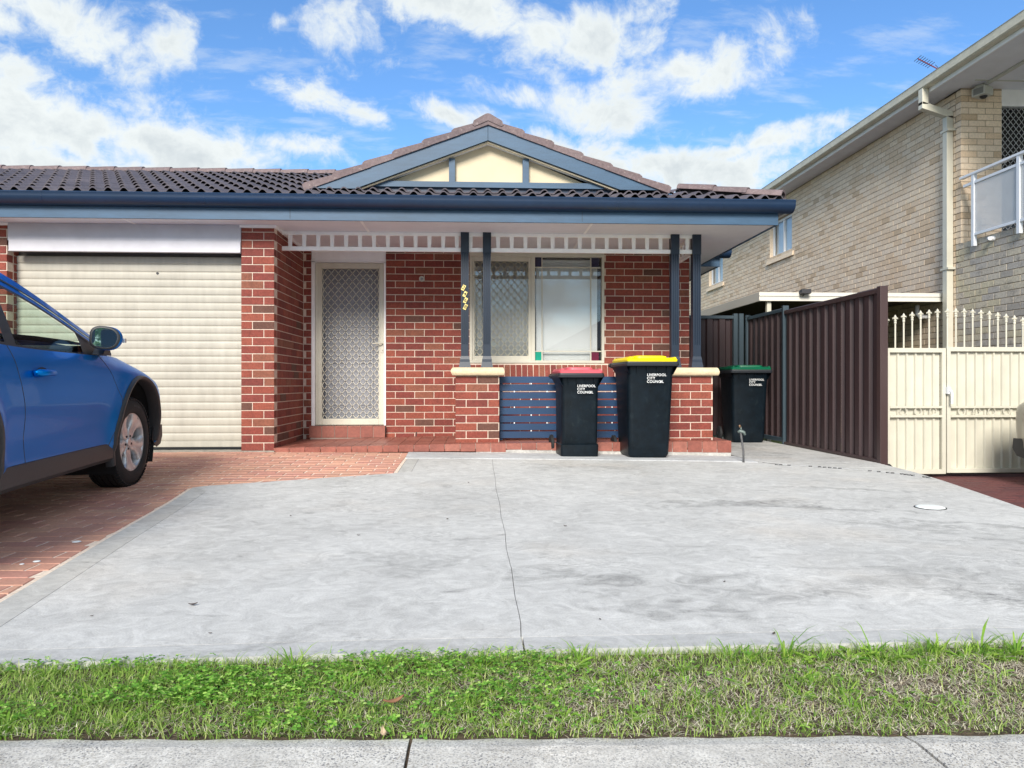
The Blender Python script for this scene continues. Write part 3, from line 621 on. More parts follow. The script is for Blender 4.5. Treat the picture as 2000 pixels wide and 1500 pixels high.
# porch floor of quarry tiles
pf_top = lambda x: lin(x, [-2.15, -.22, 2.8], [.120, .158, .178])
pf_bot = lambda x: max(lin(x, [-2.15, -.22, 1.0, 2.8], [.066, .080, .050, .020]), 0)
pb = MB().grid(lambda a, b: (-2.14 + 4.91 * a, 7.99 + 1.31 * b, pf_top(-2.14 + 4.91 * a) - .006), 20, 2)
n0 = len(pb.v); pb.box(-2.14, 2.77, 7.99, 9.3, -.1, .105)
for i in range(20):
    xa, xb = -2.14 + 4.91 * i / 20, -2.14 + 4.91 * (i + 1) / 20
    pb.add([(xa, 7.99, -.1), (xb, 7.99, -.1), (xb, 7.99, pf_top(xb) - .006), (xa, 7.99, pf_top(xa) - .006)], [(0, 1, 2, 3)])
pb.add([(2.77, 7.99, -.1), (2.77, 9.3, -.1), (2.77, 9.3, .172), (2.77, 7.99, .172)], [(0, 1, 2, 3)])
pfl = put('porch_floor', pb.mesh('grout_bed', grout), kind='structure'); WINV['porch_floor'] = Matrix()
TP = .1645; cnt = 0; x = -2.146
while x < 2.76:
    xa, xb = x + .003, min(x + TP - .003, 2.782); xm = (xa + xb) / 2
    th_, tl = pf_top(xm), math.atan((pf_top(xb) - pf_top(xa)) / (xb - xa))
    hb = max(pf_bot(xm) + (.0 if xm < .3 else .030), th_ - .13)
    me = MB().box(-(xb - xa) / 2, (xb - xa) / 2, 0, .012, hb - th_ + .0, -.004).mesh('tile', porch_tile)
    put('tile', me, pfl, Matrix.Translation((xm, 7.978, th_)))
    for r_ in range(8):
        ya = 7.984 + r_ * TP + (.0 if r_ else .0); yb = min(ya + TP - .006, 9.297)
        if yb - ya < .03: continue
        if -.20 < xm < .23 and ya > 8.15 and yb < 8.6: continue
        me = MB().box(-(xb - xa) / 2, (xb - xa) / 2, ya - ya, yb - ya, -.010, 0).mesh('tile', porch_tile)
        put('tile', me, pfl, Matrix.Translation((xm, ya, th_ + rng.uniform(-.0008, .0008))) @ Matrix.Rotation(-tl, 4, 'Y'))
    x += TP
part('render_skirt', MB().grid(lambda a, b: (.0 + 2.78 * a, 7.984 - .006 * b + .004 * math.sin(a * 57) * b, lin(a, [0, .4, 1], [.10, .10, .09]) * (1 - b) + .0 * b + .012 * math.sin(a * 43) * (1 - b)), 60, 2), mat('cement_render', (.42, .41, .39), .95, var=[(9, .2), (40, .15)]), pfl)
# door step
st = part('door_step', MB().box(-2.035, -1.128, 9.215, 9.3, .10, .275), grout, house)
for i in range(6):
    xa = -2.045 + i * .1565; xb = min(xa + .150, -1.122)
    part('tile', MB().box(xa, xb, 9.205, 9.216, .142, .272), porch_tile, st)
    part('tile', MB().box(xa, xb, 9.205, 9.33, .2735, .284), porch_tile, st)

# posts
def post(x0, x1):
    w_ = x1 - x0; xm = (x0 + x1) / 2; r_ = w_ / 2 - .004; y0, y1 = 8.254, 8.254 + w_ - .008
    g_ = [(-.024), 0, .024]; pr = [(xm - r_, y0)]
    for q in g_: pr += [(xm + q - .0075, y0), (xm + q - .004, y0 + .006), (xm + q + .004, y0 + .006), (xm + q + .0075, y0)]
    pr += [(xm + r_, y0), (xm + r_, y1), (xm - r_, y1)]
    mb = MB().extr(pr, 1.24, 2.26, 'z'); mb.box(xm - r_, xm + r_, y0 - .001, y1, 1.11, 1.24); mb.box(xm - r_ - .003, xm + r_ + .003, y0 - .004, y1 + .003, 2.26, SZ)
    for (za, zb, ea, eb) in ((1.075, 1.11, .010, .002), (1.045, 1.075, .012, .010), (.983, 1.045, .024, .013)):
        A, B = r_ + ea, r_ + eb; ym = (y0 + y1) / 2
        mb.add([(xm - A, ym - A, za), (xm + A, ym - A, za), (xm + A, ym + A, za), (xm - A, ym + A, za), (xm - B, ym - B, zb), (xm + B, ym - B, zb), (xm + B, ym + B, zb), (xm - B, ym + B, zb)],
               [(0, 3, 2, 1), (4, 5, 6, 7), (0, 1, 5, 4), (1, 2, 6, 5), (2, 3, 7, 6), (3, 0, 4, 7)])
    part('porch_post', mb, navy, house)
for a, b in ((-.172, -.078), (.073, .167), (2.190, 2.286), (2.436, 2.534)): post(a, b)
# white fretwork valance
va = part('valance', MB().box(-2.145, 2.45, 8.285, 8.325, 2.446, SZ - .001).box(-2.145, 2.47, 8.285, 8.325, 2.272, 2.318), white, house, bevel=.003)
x = -2.050; sm_ = MB().extr([(-.019, 2.318), (.019, 2.318), (.023, 2.446), (-.023, 2.446)], 8.296, 8.314, 'y').mesh('slat', white)
while x < 2.42:
    if not any(abs(x - q) < .035 for q in (-.125, .12, 2.238)): put('slat', sm_, va, Matrix.Translation((x, 0, 0)))
    x += .1530
ep = MB().box(-2.190, -2.148, 8.280, 8.322, 2.20, SZ - .001); ep.lathe([(.0, 2.118), (.017, 2.125), (.021, 2.145), (.015, 2.162), (.009, 2.168), (.020, 2.178), (.020, 2.190), (.012, 2.20)], 14, 'z', (-2.169, 8.301, 0))
part('valance_end_post', ep, white, va)
part('side_valance', MB().box(2.445, 2.480, 8.36, 9.25, 2.272, 2.318).box(2.445, 2.480, 8.36, 9.25, 2.446, SZ - .001), white, va)
sv = MB().extr([(-.019, 2.318), (.019, 2.318), (.027, 2.446), (-.027, 2.446)], 2.455, 2.472, 'x').mesh('slat', white)
for i in range(6): put('slat', sv, va, Matrix.Translation((0, 8.46 + i * .153, 0)))
ep = MB().box(2.442, 2.484, 9.255, 9.294, 2.16, SZ - .001); ep.lathe([(.0, 2.075), (.017, 2.082), (.021, 2.102), (.015, 2.119), (.009, 2.125), (.020, 2.135), (.020, 2.15), (.012, 2.16)], 14, 'z', (2.463, 9.272, 0))
part('valance_end_post', ep, white, va)

def diamond(mb, x0, x1, z0, z1, y, dx, dz, r=.0032):
    k = 0
    x = x0 - dx / 2
    while x < x1 + dx:
        for sg in (1,):
            pts = []; z = z0; i = 0
            zz = z0
            n = int((z1 - z0) / (dz / 2)) + 1
            for i in range(n + 1):
                zc = min(z0 + i * dz / 2, z1); off = dx / 4 * (1 if i % 2 else -1) * (1 if k % 2 else -1)
                pts.append((min(max(x + off, x0), x1), y, zc))
            pp = []
            for q in range(len(pts) - 1):
                a, b = pts[q], pts[q + 1]
                bow = dx * .045 * (1 if b[0] > a[0] else -1)
                pp += [a]
            pp.append(pts[-1]); pp = [(min(max(p[0], x0), x1), p[1], p[2]) for p in pp]
            if max(p[0] for p in pp) - min(p[0] for p in pp) > .004: mb.tube(pp, r, 5)
            for q in pts:
                if x0 + .01 < q[0] < x1 - .01: mb.box(q[0] - .005, q[0] + .005, y - .006, y + .004, q[2] - .006, q[2] + .006)
        x += dx / 2; k += 1
    return mb
# security door and timber door behind
sdr = part('security_door', MB().box(-1.992, -1.912, 9.325, 9.355, .292, 2.306).box(-1.212, -1.147, 9.325, 9.355, .292, 2.306).box(-1.912, -1.212, 9.325, 9.355, 2.236, 2.306).box(-1.912, -1.212, 9.325, 9.355, .292, .368), cream_metal, house, bevel=.004)
part('frame_moulding', MB().box(-1.925, -1.918, 9.319, 9.325, .37, 2.24).box(-1.965, -1.958, 9.321, 9.325, .30, 2.30).box(-1.202, -1.196, 9.321, 9.325, .37, 2.24), cream_metal, sdr)
part('grille', diamond(MB(), -1.912, -1.212, .368, 2.236, 9.344, .0875, .1035, .0048), mat('cream_grille', (.72, .69, .58), .4), sdr)
part('handle', MB().tube([(-1.168, 9.322, 1.305), (-1.168, 9.285, 1.305), (-1.185, 9.275, 1.305), (-1.285, 9.275, 1.303)], .008, 8).box(-1.182, -1.154, 9.316, 9.325, 1.19, 1.335).lathe([(0, -.012), (.009, -.012), (.009, 0)], 10, 'y', (-1.168, 9.318, 1.225)), cream_metal, sdr)
hg = MB()
for zz in (.5, 1.95): hg.box(-1.1495, -1.139, 9.315, 9.33, zz, zz + .09)
part('hinge', hg, cream_metal, sdr)
part('door_frame', MB().box(-2.036, -1.994, 9.292, 9.42, .286, 2.345).box(-1.145, -1.122, 9.292, 9.42, .286, 2.345).box(-2.036, -1.122, 9.305, 9.42, 2.31, SZ - .002).box(-2.036, -1.122, 9.292, 9.304, 2.308, 2.320), white, house)
tdoor = part('timber_door', MB().box(-2.03, -1.13, 9.465, 9.49, .29, 2.31), grey_door, house)
pm = MB()
for (a, b) in ((-1.83, -1.635), (-1.51, -1.30)):
    for (c_, d_) in ((.50, .90), (1.06, 2.12)):
        pm.box(a, b, 9.457, 9.465, c_, d_); pm.box(a + .03, b - .03, 9.449, 9.457, c_ + .03, d_ - .03)
part('door_panel', pm, grey_door, tdoor, bevel=.003)
# window
wf = MB(); Y0, Y1 = 9.285, 9.36
wf.box(-.083, 1.613, Y0, Y1, 1.063, 1.095); wf.box(-.083, 1.613, Y0, Y1, 2.395, 2.44); wf.box(-.083, -.045, Y0, Y1, 1.095, 2.395); wf.box(1.582, 1.613, Y0, Y1, 1.095, 2.395); wf.box(.690, .738, Y0, Y1, 1.095, 2.395)
win = part('window', wf, cream_metal, house, bevel=.003)
part('sliding_sash', MB().box(-.045, -.02, 9.30, 9.33, 1.095, 2.395).box(.655, .690, 9.30, 9.33, 1.095, 2.395).box(-.02, .655, 9.30, 9.33, 1.095, 1.152).box(-.02, .655, 9.30, 9.33, 2.338, 2.395), cream_metal, win, bevel=.003)
part('grille', diamond(MB(), -.02, .655, 1.152, 2.338, 9.312, .0875, .1035, .0048), mat('cream_grille_window', (.62, .60, .47), .4), win)
part('pane', MB().box(-.02, .655, 9.345, 9.349, 1.13, 2.38), glass, win)
part('pane', MB().box(.738, 1.582, 9.335, 9.339, 1.095, 2.395), glass, win)
part('muntin', MB().box(.822, .836, 9.322, 9.334, 1.095, 2.395).box(1.440, 1.454, 9.322, 9.334, 1.095, 2.395).box(.738, .822, 9.322, 9.334, 2.262, 2.276).box(.836, 1.440, 9.322, 9.334, 2.262, 2.276).box(1.454, 1.582, 9.322, 9.334, 2.262, 2.276).box(.738, .822, 9.322, 9.334, 1.205, 1.219).box(.836, 1.440, 9.322, 9.334, 1.205, 1.219).box(1.454, 1.582, 9.322, 9.334, 1.205, 1.219), cream_metal, win)
for (a, b, c_, d_, col, nm) in ((.738, .822, 2.276, 2.395, (.005, .008, .05), 'navy'), (1.454, 1.550, 2.276, 2.395, (.005, .008, .05), 'navy'), (.738, .822, 1.095, 1.205, (.0, .30, .20), 'teal'), (1.454, 1.55, 1.095, 1.205, (.13, .015, .04), 'maroon')):
    part('stained_pane', MB().box(a, b, 9.328, 9.333, c_, d_), red_glass(nm + '_glass', col), win, label=nm + ' glass corner square')
part('roller_blind', MB().box(.76, 1.54, 9.40, 9.403, 1.08, 2.34).tube([(.76, 9.415, 2.36), (1.54, 9.415, 2.36)], .022, 10), blind_m, win)
cv = [( -.05 + .72 * i / 60, 9.43 + .004 * math.sin(i * .9)) for i in range(61)]
part('curtain', MB().sheet(cv, .003, 1.09, 2.41, 'z'), mat('grey_curtain', (.62, .63, .62), .8), win, smooth=True)
part('room', MB().box(-.6, 2.1, 9.52, 9.53, .8, SZ), blind_dark, house)

# roof deck, tiles, ridge
SL = .352; rz = lambda y: 2.700 + SL * (y - 7.57)
rd_ = MB(); pol = [(-9, 7.62), (3.17, 7.62), (2.25, 8.25), (-.3, 10.25), (-9, 10.25)]
v = [(x, y, rz(y) - .012) for x, y in pol] + [(x, y, rz(y) - .03) for x, y in pol]
rd_.add(v, [(0, 1, 2, 3, 4), (9, 8, 7, 6, 5)] + [(i, 5 + i, 5 + (i + 1) % 5, (i + 1) % 5) for i in range(5)])
a_ = [(3.17, 7.62, rz(7.62) - .012), (3.17, 18, rz(7.62) - .012), (-.3, 18, rz(10.25) - .02), (-.3, 10.25, rz(10.25) - .02), (2.25, 8.25, rz(8.25) - .012)]
rd_.add(a_, [(0, 1, 2, 3, 4)]); rd_.add([(-9, 10.25, rz(10.25) - .02), (-.3, 10.25, rz(10.25) - .02), (-.3, 18, 2.7), (-9, 18, 2.7)], [(0, 1, 2, 3)])
roof = part('roof', rd_, deck_m, house)
W_ = .302; N_ = 24
def tprof(h):
    pr = []
    for i in range(N_ + 1):
        u = i / N_ * .302; ph = (u / .151) % 1.0; q = abs(ph - .5) / .29
        pr.append((u, h * (math.cos(q * math.pi / 2) ** .85 if q < 1 else 0.0)))
    return pr
tb = MB(); lo_, hi_ = tprof(.040), tprof(.014); n = N_ + 1; th = .013
tb.v = [(p, 0, q) for p, q in lo_] + [(p, .37, q) for p, q in hi_] + [(p, 0, q - th) for p, q in lo_] + [(p, .37, q - th) for p, q in hi_]
for i in range(N_): tb.f += [(i, i + 1, n + i + 1, n + i), (2 * n + i, 2 * n + i + 1, i + 1, i)]
tb.f += [(0, n, 3 * n, 2 * n), (n - 1, 3 * n - 1, 4 * n - 1, 2 * n - 1)]
tme = tb.mesh('roof_tile', tile_m); tme.shade_smooth(); tme.set_sharp_from_angle(angle=R(40))
slope = math.atan(SL)
gable_z = lambda x: 3.60 - .372 * abs(x - .125)
for r_ in range(9):
    ya = 7.565 + r_ * .32 * math.cos(slope)
    x = -7.05 + (.151 if False else 0)
    while x < 3.1:
        xm = x + .15; ok = True; yt = ya + .05
        if gable_z(xm) > rz(yt) + .10 and yt > 7.95 and -1.8 < xm < 2.1: ok = False
        hx = 3.20 - (yt - 7.55) * 1.43
        if xm > hx - .02: ok = False
        if ya > 8.3 and xm > -1.0: ok = False
        if ok:
            put('roof_tile', tme, roof, Matrix.Translation((x, ya, rz(ya) + .026 + rng.uniform(-.002, .002))) @ Matrix.Rotation(slope - .062 + rng.uniform(-.004, .004), 4, 'X') @ Matrix.Rotation(rng.uniform(-.006, .006), 4, 'Z'))
        x += W_
def cap_mesh(L=.41, w_=.105, h=.075, th=.018, taper=.010):
    n = 8; mb = MB(); vs = []
    for a, s in ((0, 1.0), (L, .90)):
        for k in range(n + 1):
            t_ = math.pi * k / n; vs.append((a, -w_ * math.cos(t_) * s, h * s * math.sin(t_) ** .8 ))
        for k in range(n + 1):
            t_ = math.pi * k / n; vs.append((a, -(w_ - th) * math.cos(t_) * s, (h - th) * s * math.sin(t_) ** .8 - .002))
    m = n + 1; fs = []
    for k in range(n): fs += [(k, k + 1, 2 * m + k + 1, 2 * m + k), (m + k + 1, m + k, 3 * m + k, 3 * m + k + 1), (k, m + k, m + k + 1, k + 1), (2 * m + k, 2 * m + k + 1, 3 * m + k + 1, 3 * m + k)]
    fs += [(0, 2 * m, 3 * m, m), (n, m + n, 3 * m + n, 2 * m + n)]
    me = mb.add(vs, fs).mesh('ridge_tile', cap_m); me.shade_smooth(); me.set_sharp_from_angle(angle=R(45)); return me
cme = cap_mesh()
x = -1.55
while x > -7.1:
    put('ridge_tile', cme, roof, Matrix.Translation((x, 10.26, rz(10.26) + .01)) @ Matrix.Rotation(R(180), 4, 'Z') @ Matrix.Rotation(R(1.2), 4, 'Y')); x -= .365
# hip caps (right end)
hp0, hp1 = Vector((3.20, 7.60, 2.745)), Vector((2.28, 8.22, 2.985)); hd = (hp1 - hp0); L_ = hd.length; hd.normalize()
q = hd.to_track_quat('X', 'Z').to_matrix().to_4x4()
for i in range(3): put('ridge_tile', cme, roof, Matrix.Translation(hp0 + hd * (i * .365)) @ q @ Matrix.Rotation(R(1.5), 4, 'Y'))
part('hip_bedding', MB().tube([hp0 + Vector((0, .02, -.035)), hp1 + Vector((0, .02, -.035))], .062, 8), deck_m, roof)
# gable
gab = part('gable', MB().extr([(-1.35, 2.80), (1.62, 2.80), (.125, 3.40)], 8.03, 8.05, 'y'), cream, house)
for pol in ([(-1.71, 2.857), (-1.27, 2.857), (.123, 3.387), (.123, 3.55)], [(1.98, 2.88), (1.54, 2.88), (.127, 3.387), (.127, 3.55)]):
    part('bargeboard', MB().extr(pol, 7.88, 7.905, 'y'), slate, gab)
    x0_, x1_ = (-1.25, .125) if pol[0][0] < 0 else (1.52, .125)
    zl = lambda x: 3.384 - .380 * abs(x - .125) if pol[0][0] < 0 else 3.384 - .359 * abs(x - .125)
    part('gable_moulding', MB().extr([(x0_, zl(x0_) - .002), (x1_, 3.386), (x1_, 3.370), (x0_, zl(x0_) - .018)], 7.912, 7.94, 'y'), mat('moulding_cream', (.60, .52, .38), .6), gab)
    sf = MB().extr([(x0_, zl(x0_) + .005), (x1_, 3.39), (x1_, 3.38), (x0_, zl(x0_) - .005)], 7.94, 8.03, 'y'); part('gable_soffit', sf, white, gab)
part('beam', MB().box(-1.14, 1.38, 7.95, 8.03, 2.903, 2.962), slate, gab); part('apron', MB().box(-1.3, 1.55, 7.99, 8.03, 2.80, 2.899), gutter_m, gab)
part('upright', MB().box(-.291, -.226, 7.965, 8.03, 2.951, 3.215), slate, gab); part('upright', MB().box(.500, .566, 7.965, 8.03, 2.951, 3.220), slate, gab)
gs = MB().extr([(-1.80, 2.842), (.125, 3.566), (2.06, 2.862), (2.06, 2.836), (.125, 3.540), (-1.80, 2.816)], 7.90, 9.9, 'y')
part('gable_roof', gs, deck_m, roof)
vt = []
L = .385; th_ = .072; c0 = .012
vme = MB().extr([(0, -.008), (L + .02, -.012), (L + .02, th_ - .035), (L, th_ - .030), (.035, th_), (0, th_ - .014)], 7.862, 8.04, 'y').mesh('verge_tile', cap_m)
vme2 = MB().extr([(-x_, z_) for x_, z_ in [(0, -.008), (L + .02, -.012), (L + .02, th_ - .035), (L, th_ - .030), (.035, th_), (0, th_ - .014)]][::-1], 7.862, 8.04, 'y').mesh('verge_tile', cap_m)
for side in (-1, 1):
    foot_ = Vector((-1.80, 0, 2.832)) if side < 0 else Vector((2.07, 0, 2.850)); ap = Vector((.125, 0, 3.558)); dv = ap - foot_; Ls = dv.length; dv.normalize()
    n = 6; stp = (Ls - .06) / n; ang = math.atan2(dv.z, abs(dv.x))
    for i in range(n):
        p = foot_ + dv * (i * stp)
        put('verge_tile', vme if side < 0 else vme2, roof, Matrix.Translation((p.x, rng.uniform(-.004, .004), p.z)) @ Matrix.Rotation(-ang if side < 0 else ang, 4, 'Y') @ Matrix.Rotation(rng.uniform(-.008, .008), 4, 'Y'))
ap = MB().extr([(-.165, -.035), (-.15, .01), (-.025, .082), (0, .088), (.025, .082), (.15, .01), (.165, -.035), (.14, -.05), (0, .012), (-.14, -.05)], 0, .32, 'y')
ame = ap.mesh('ridge_tile', cap_m)
for i in range(5): put('ridge_tile', ame, roof, Matrix.Translation((.125, 7.850 + i * .33, 3.575 + .004 * (i % 2))))

# house numbers, door bell
for i, (ch, x_, z_) in enumerate((('2', -.140, 1.868), ('4', -.124, 1.797), ('6', -.118, 1.728), ('8', -.120, 1.655))):
    nm = thing('house_number', {'2': 'topmost brass number plate on the porch post, reading two', '4': 'second brass number plate from the top, reading four', '6': 'third brass number plate from the top, reading six', '8': 'lowest brass number plate on the porch post, reading eight'}[ch], 'house number', (x_, 8.247, z_), 'brass house number plates', world=False)
    nm.rotation_euler = (0, R(27), 0)
    a = part('plate', MB().box(-.017, .017, 0, .004, -.031, .031), brass, nm); a.matrix_parent_inverse = Matrix()
    tcv = bpy.data.curves.new('numeral', 'FONT'); tcv.body = ch; tcv.size = .058; tcv.align_x = 'CENTER'; tcv.align_y = 'CENTER'; tcv.extrude = .0008; tcv.offset = .0006
    to = bpy.data.objects.new('numeral_curve', tcv); me = bpy.data.meshes.new_from_object(to); bpy.data.objects.remove(to); me.materials.append(ink); me.name = 'numeral'
    put('numeral', me, nm, Matrix.Translation((0, -.0012, 0)) @ Matrix.Rotation(R(90), 4, 'X')).matrix_parent_inverse = Matrix()
db = thing('door_bell', 'round grey button light on the brick wall between door and window', 'door bell', (-.676, 9.29, 2.109))
part('ring', MB().lathe([(.0, -.014), (.022, -.016), (.026, -.022), (.031, -.022), (.035, -.014), (.036, .0)], 28, 'y', (-.676, 9.294, 2.109)), lamp_metal, db, smooth=True)
part('button', MB().lathe([(.0, -.024), (.012, -.022), (.016, -.014)], 20, 'y', (-.676, 9.294, 2.109)), mat('bell_button', (.25, .28, .32), .3), db, smooth=True)

# slatted screen between the piers
scr = thing('slatted_screen', 'navy screen of eight horizontal boards between the two low brick piers', 'screen', (1.2, 8.4, .2))
part('post', MB().box(.262, .30, 8.375, 8.41, .17, .885), screen_m, scr); part('post', MB().box(1.18, 1.22, 8.375, 8.41, .17, .885), screen_m, scr); part('post', MB().box(2.10, 2.145, 8.375, 8.41, .17, .885), screen_m, scr)
bme = MB().box(.26, 2.147, 8.354, 8.374, 0, .073).mesh('board', screen_m)
for i in range(8): put('board', bme, scr, Matrix.Translation((0, rng.uniform(-.001, .001), .192 + i * .0885)))
for i in range(7):
    for q in range(6 if i % 2 else 5):
        xx = .43 + q * .37 + (.19 if i % 2 == 0 else 0)
        part('gap_light_spot', MB().box(xx - .006, xx + .006, 8.356, 8.372, .2655 + i * .0885, .2800 + i * .0885), print_white, scr)  # white chips added for the light spots seen through the board gaps

# ------------------------------------------------------------------ neighbouring two storey house
nb = thing('neighbour_house', 'two storey cream brick house with long gutter and balcony on the right', 'house', (7.5, 12, -.2))
NX = 6.761
nw = MB()
for (y0, y1, z0, z1) in ((10.05, 15.6, -.2, 4.93), (16.8, 20.06, -.2, 4.93), (21.27, 26, -.2, 4.93), (15.6, 16.8, -.2, 3.69), (15.6, 16.8, 4.50, 4.93), (20.06, 21.27, -.2, 3.63), (20.06, 21.27, 4.50, 4.93)): nw.box(NX, NX + .24, y0, y1, z0, z1)
nwall = part('side_wall', nw, tan_mortar, nb)
fw = part('balcony_pier', MB().box(NX + .0, 7.345, 10.048, 10.40, 2.5, 4.93), tan_mortar, nb)
lw = part('balcony_wall', MB().box(NX, NX + .24, 5.5, 10.045, -.2, 2.765).box(NX + .24, 12, 5.5, 5.7, -.2, 2.765), tan_mortar, nb)
out = []
bricks(out, nwall, tan_i, tan_s, (NX, 0, 0), (0, -1, 0), (-1, 0, 0), -26, -10.162, -.1, 4.92, op=[(-16.8, -15.6, 3.69, 4.51), (-21.27, -20.06, 3.63, 4.51)], phase=-10.16, z_align=2.768)
out = [q for q in out if not (q[1].y < 12.6 and q[1].z < .2)]
bricks(out, fw, tan_i, tan_s, (0, 10.05, 0), (1, 0, 0), (0, -1, 0), NX - .006, 7.345, 2.768, 4.92, phase=NX - .006, D=.11, z_align=2.768)
bricks(out, lw, gry_i, gry_s, (NX, 0, 0), (0, -1, 0), (-1, 0, 0), -10.15, -7.2, -.1, 2.76, phase=-10.10, z_align=2.768)
lay(out, nb)
part('wall_head', MB().box(NX, 7.345, 10.045, 10.3, 4.90, 4.93), tan_mortar, nb)
for (y0, y1, z0) in ((15.6, 16.8, 3.69), (20.06, 21.27, 3.63)):
    f = MB(); X0, X1 = NX + .07, NX + .11
    f.box(X0, X1, y0, y0 + .05, z0, 4.5); f.box(X0, X1, y1 - .05, y1, z0, 4.5); f.box(X0, X1, y0 + .05, y1 - .05, z0, z0 + .05); f.box(X0, X1, y0 + .05, y1 - .05, 4.45, 4.5); f.box(X0, X1, (y0 + y1) / 2 - .025, (y0 + y1) / 2 + .025, z0 + .05, 4.45)
    wn = part('window', f, white, nb); part('reveal', MB().box(NX - .004, NX + .068, y1 - .007, y1 - .0005, z0, 4.5), tan_s, wn); part('pane', MB().box(X1 - .01, X1 - .006, y0 + .05, y1 - .05, z0 + .05, 4.45), glass_far, wn)
    cv = [(X1 + .05 + .012 * math.sin(i * 1.3), y0 + (y1 - y0) * i / 50) for i in range(51)]
    part('curtain', MB().sheet(cv, .003, z0, 4.5, 'z'), blind_m, wn)
    y = y0 - .10; kk = MB()
    while y < y1 + .08:
        a = Vector((NX - .055, y, z0 - .135)); me = MB().extr([(NX - .05, z0 - .145), (NX - .05 + .012, z0 - .055), (NX + .09, z0 - .002), (NX + .09, z0 - .10)], y, y + .070, 'y')
        part('sill_brick', me, tan_s, wn); y += .080
# roof, gutter, eave
part('soffit', MB().box(6.42, 12, 4.5, 26, 4.93, 4.95), soffit_m, nb)
sj = MB()
for yy in (7.4, 8.6, 9.75): sj.box(6.77, 11.9, yy, yy + .03, 4.922, 4.93)
sj.box(6.96, 7.02, 4.6, 9.98, 4.905, 4.93); part('soffit_joint', sj, lamp_metal, nb)
part('fascia', MB().box(6.40, 6.42, 4.5, 26, 4.928, 5.12), white, nb)
gq = [(0, .0), (-.09, .0), (-.105, .015), (-.11, .105), (-.118, .118), (-.108, .122), (-.098, .11), (-.095, .012), (0, .012)]
part('gutter', MB().extr([(6.40 + p, 4.985 + q) for p, q in gq], 4.5, 26, 'y'), grey_paint, nb)
rf = MB(); rf.add([(6.30, 4.4, 5.11), (6.30, 26, 5.11), (12, 26, 7.1), (12, 4.4, 7.1), (6.30, 4.4, 5.09), (6.30, 26, 5.09), (12, 26, 7.08), (12, 4.4, 7.08)], [(0, 3, 2, 1), (4, 5, 6, 7), (0, 1, 5, 4), (0, 4, 7, 3)])
part('roof', rf, cap_m, nb)
part('header', MB().box(7.345, 10, 10.06, 10.2, 4.70, 4.93).box(7.345, 10, 10.04, 10.06, 4.69, 4.745), white, nb)
part('balcony_floor', MB().box(NX + .24, 12, 5.7, 10.05, 2.6, 2.72), conc_band, nb)
bs = part('screen_door', MB().box(7.345, 7.362, 10.07, 10.1, 2.72, 4.69).box(8.6, 8.66, 10.07, 10.1, 2.72, 4.69), white, nb)
part('grille', diamond(MB(), 7.362, 8.6, 2.72, 4.69, 10.085, .080, .098, .0045), mat('white_grille', (.66, .67, .70), .4), bs)
part('dark_room', MB().box(7.345, 10, 10.35, 10.4, 2.72, 4.7), blind_dark, bs)
part('balcony_pane', MB().box(7.36, 8.66, 10.13, 10.134, 2.72, 4.69), glass, bs)
# balustrade
bl = part('balustrade', MB().extr([(6.675, 3.625), (6.735, 3.625), (6.735, 3.652), (6.72, 3.662), (6.69, 3.662), (6.675, 3.652)], 6.0, 9.96, 'y').box(6.690, 6.722, 6.0, 9.90, 3.50, 3.535).box(6.690, 6.722, 6.0, 9.74, 2.80, 2.835), alum, nb)
for yy in (9.70, 8.86, 8.0, 7.1): part('baluster_post', MB().box(6.682, 6.732, yy - .025, yy + .025, 2.66, 3.63), alum, bl)
for (ya, yb) in ((8.885, 9.675), (8.025, 8.835), (7.125, 7.975)): part('frosted_panel', MB().box(6.703, 6.709, ya, yb, 2.835, 3.50), frosted, bl)
# downpipe
dp = MB(); dp.box(NX - .105, NX - .012, 10.20, 10.30, -.1, 4.60)
dp.add([(6.30, 10.20, 4.985), (6.30, 10.30, 4.985), (6.39, 10.30, 4.985), (6.39, 10.20, 4.985), (6.30, 10.20, 4.76), (6.30, 10.30, 4.76), (6.39, 10.30, 4.76), (6.39, 10.20, 4.76)], [(0, 1, 5, 4), (1, 2, 6, 5), (2, 3, 7, 6), (3, 0, 4, 7)])
dp.add([(6.30, 10.20, 4.80), (6.30, 10.30, 4.80), (6.30, 10.30, 4.70), (6.30, 10.20, 4.70), (6.75, 10.20, 4.66), (6.75, 10.30, 4.66), (6.75, 10.30, 4.56), (6.75, 10.20, 4.56)], [(0, 1, 2, 3), (0, 4, 5, 1), (1, 5, 6, 2), (2, 6, 7, 3), (3, 7, 4, 0), (4, 7, 6, 5)])
dpp = part('downpipe', dp, cream_metal, nb, bevel=.004)
for zz in (4.38, 2.42, 1.0): part('bracket', MB().box(NX - .115, NX - .004, 10.16, 10.34, zz, zz + .03), cream_metal, dpp)
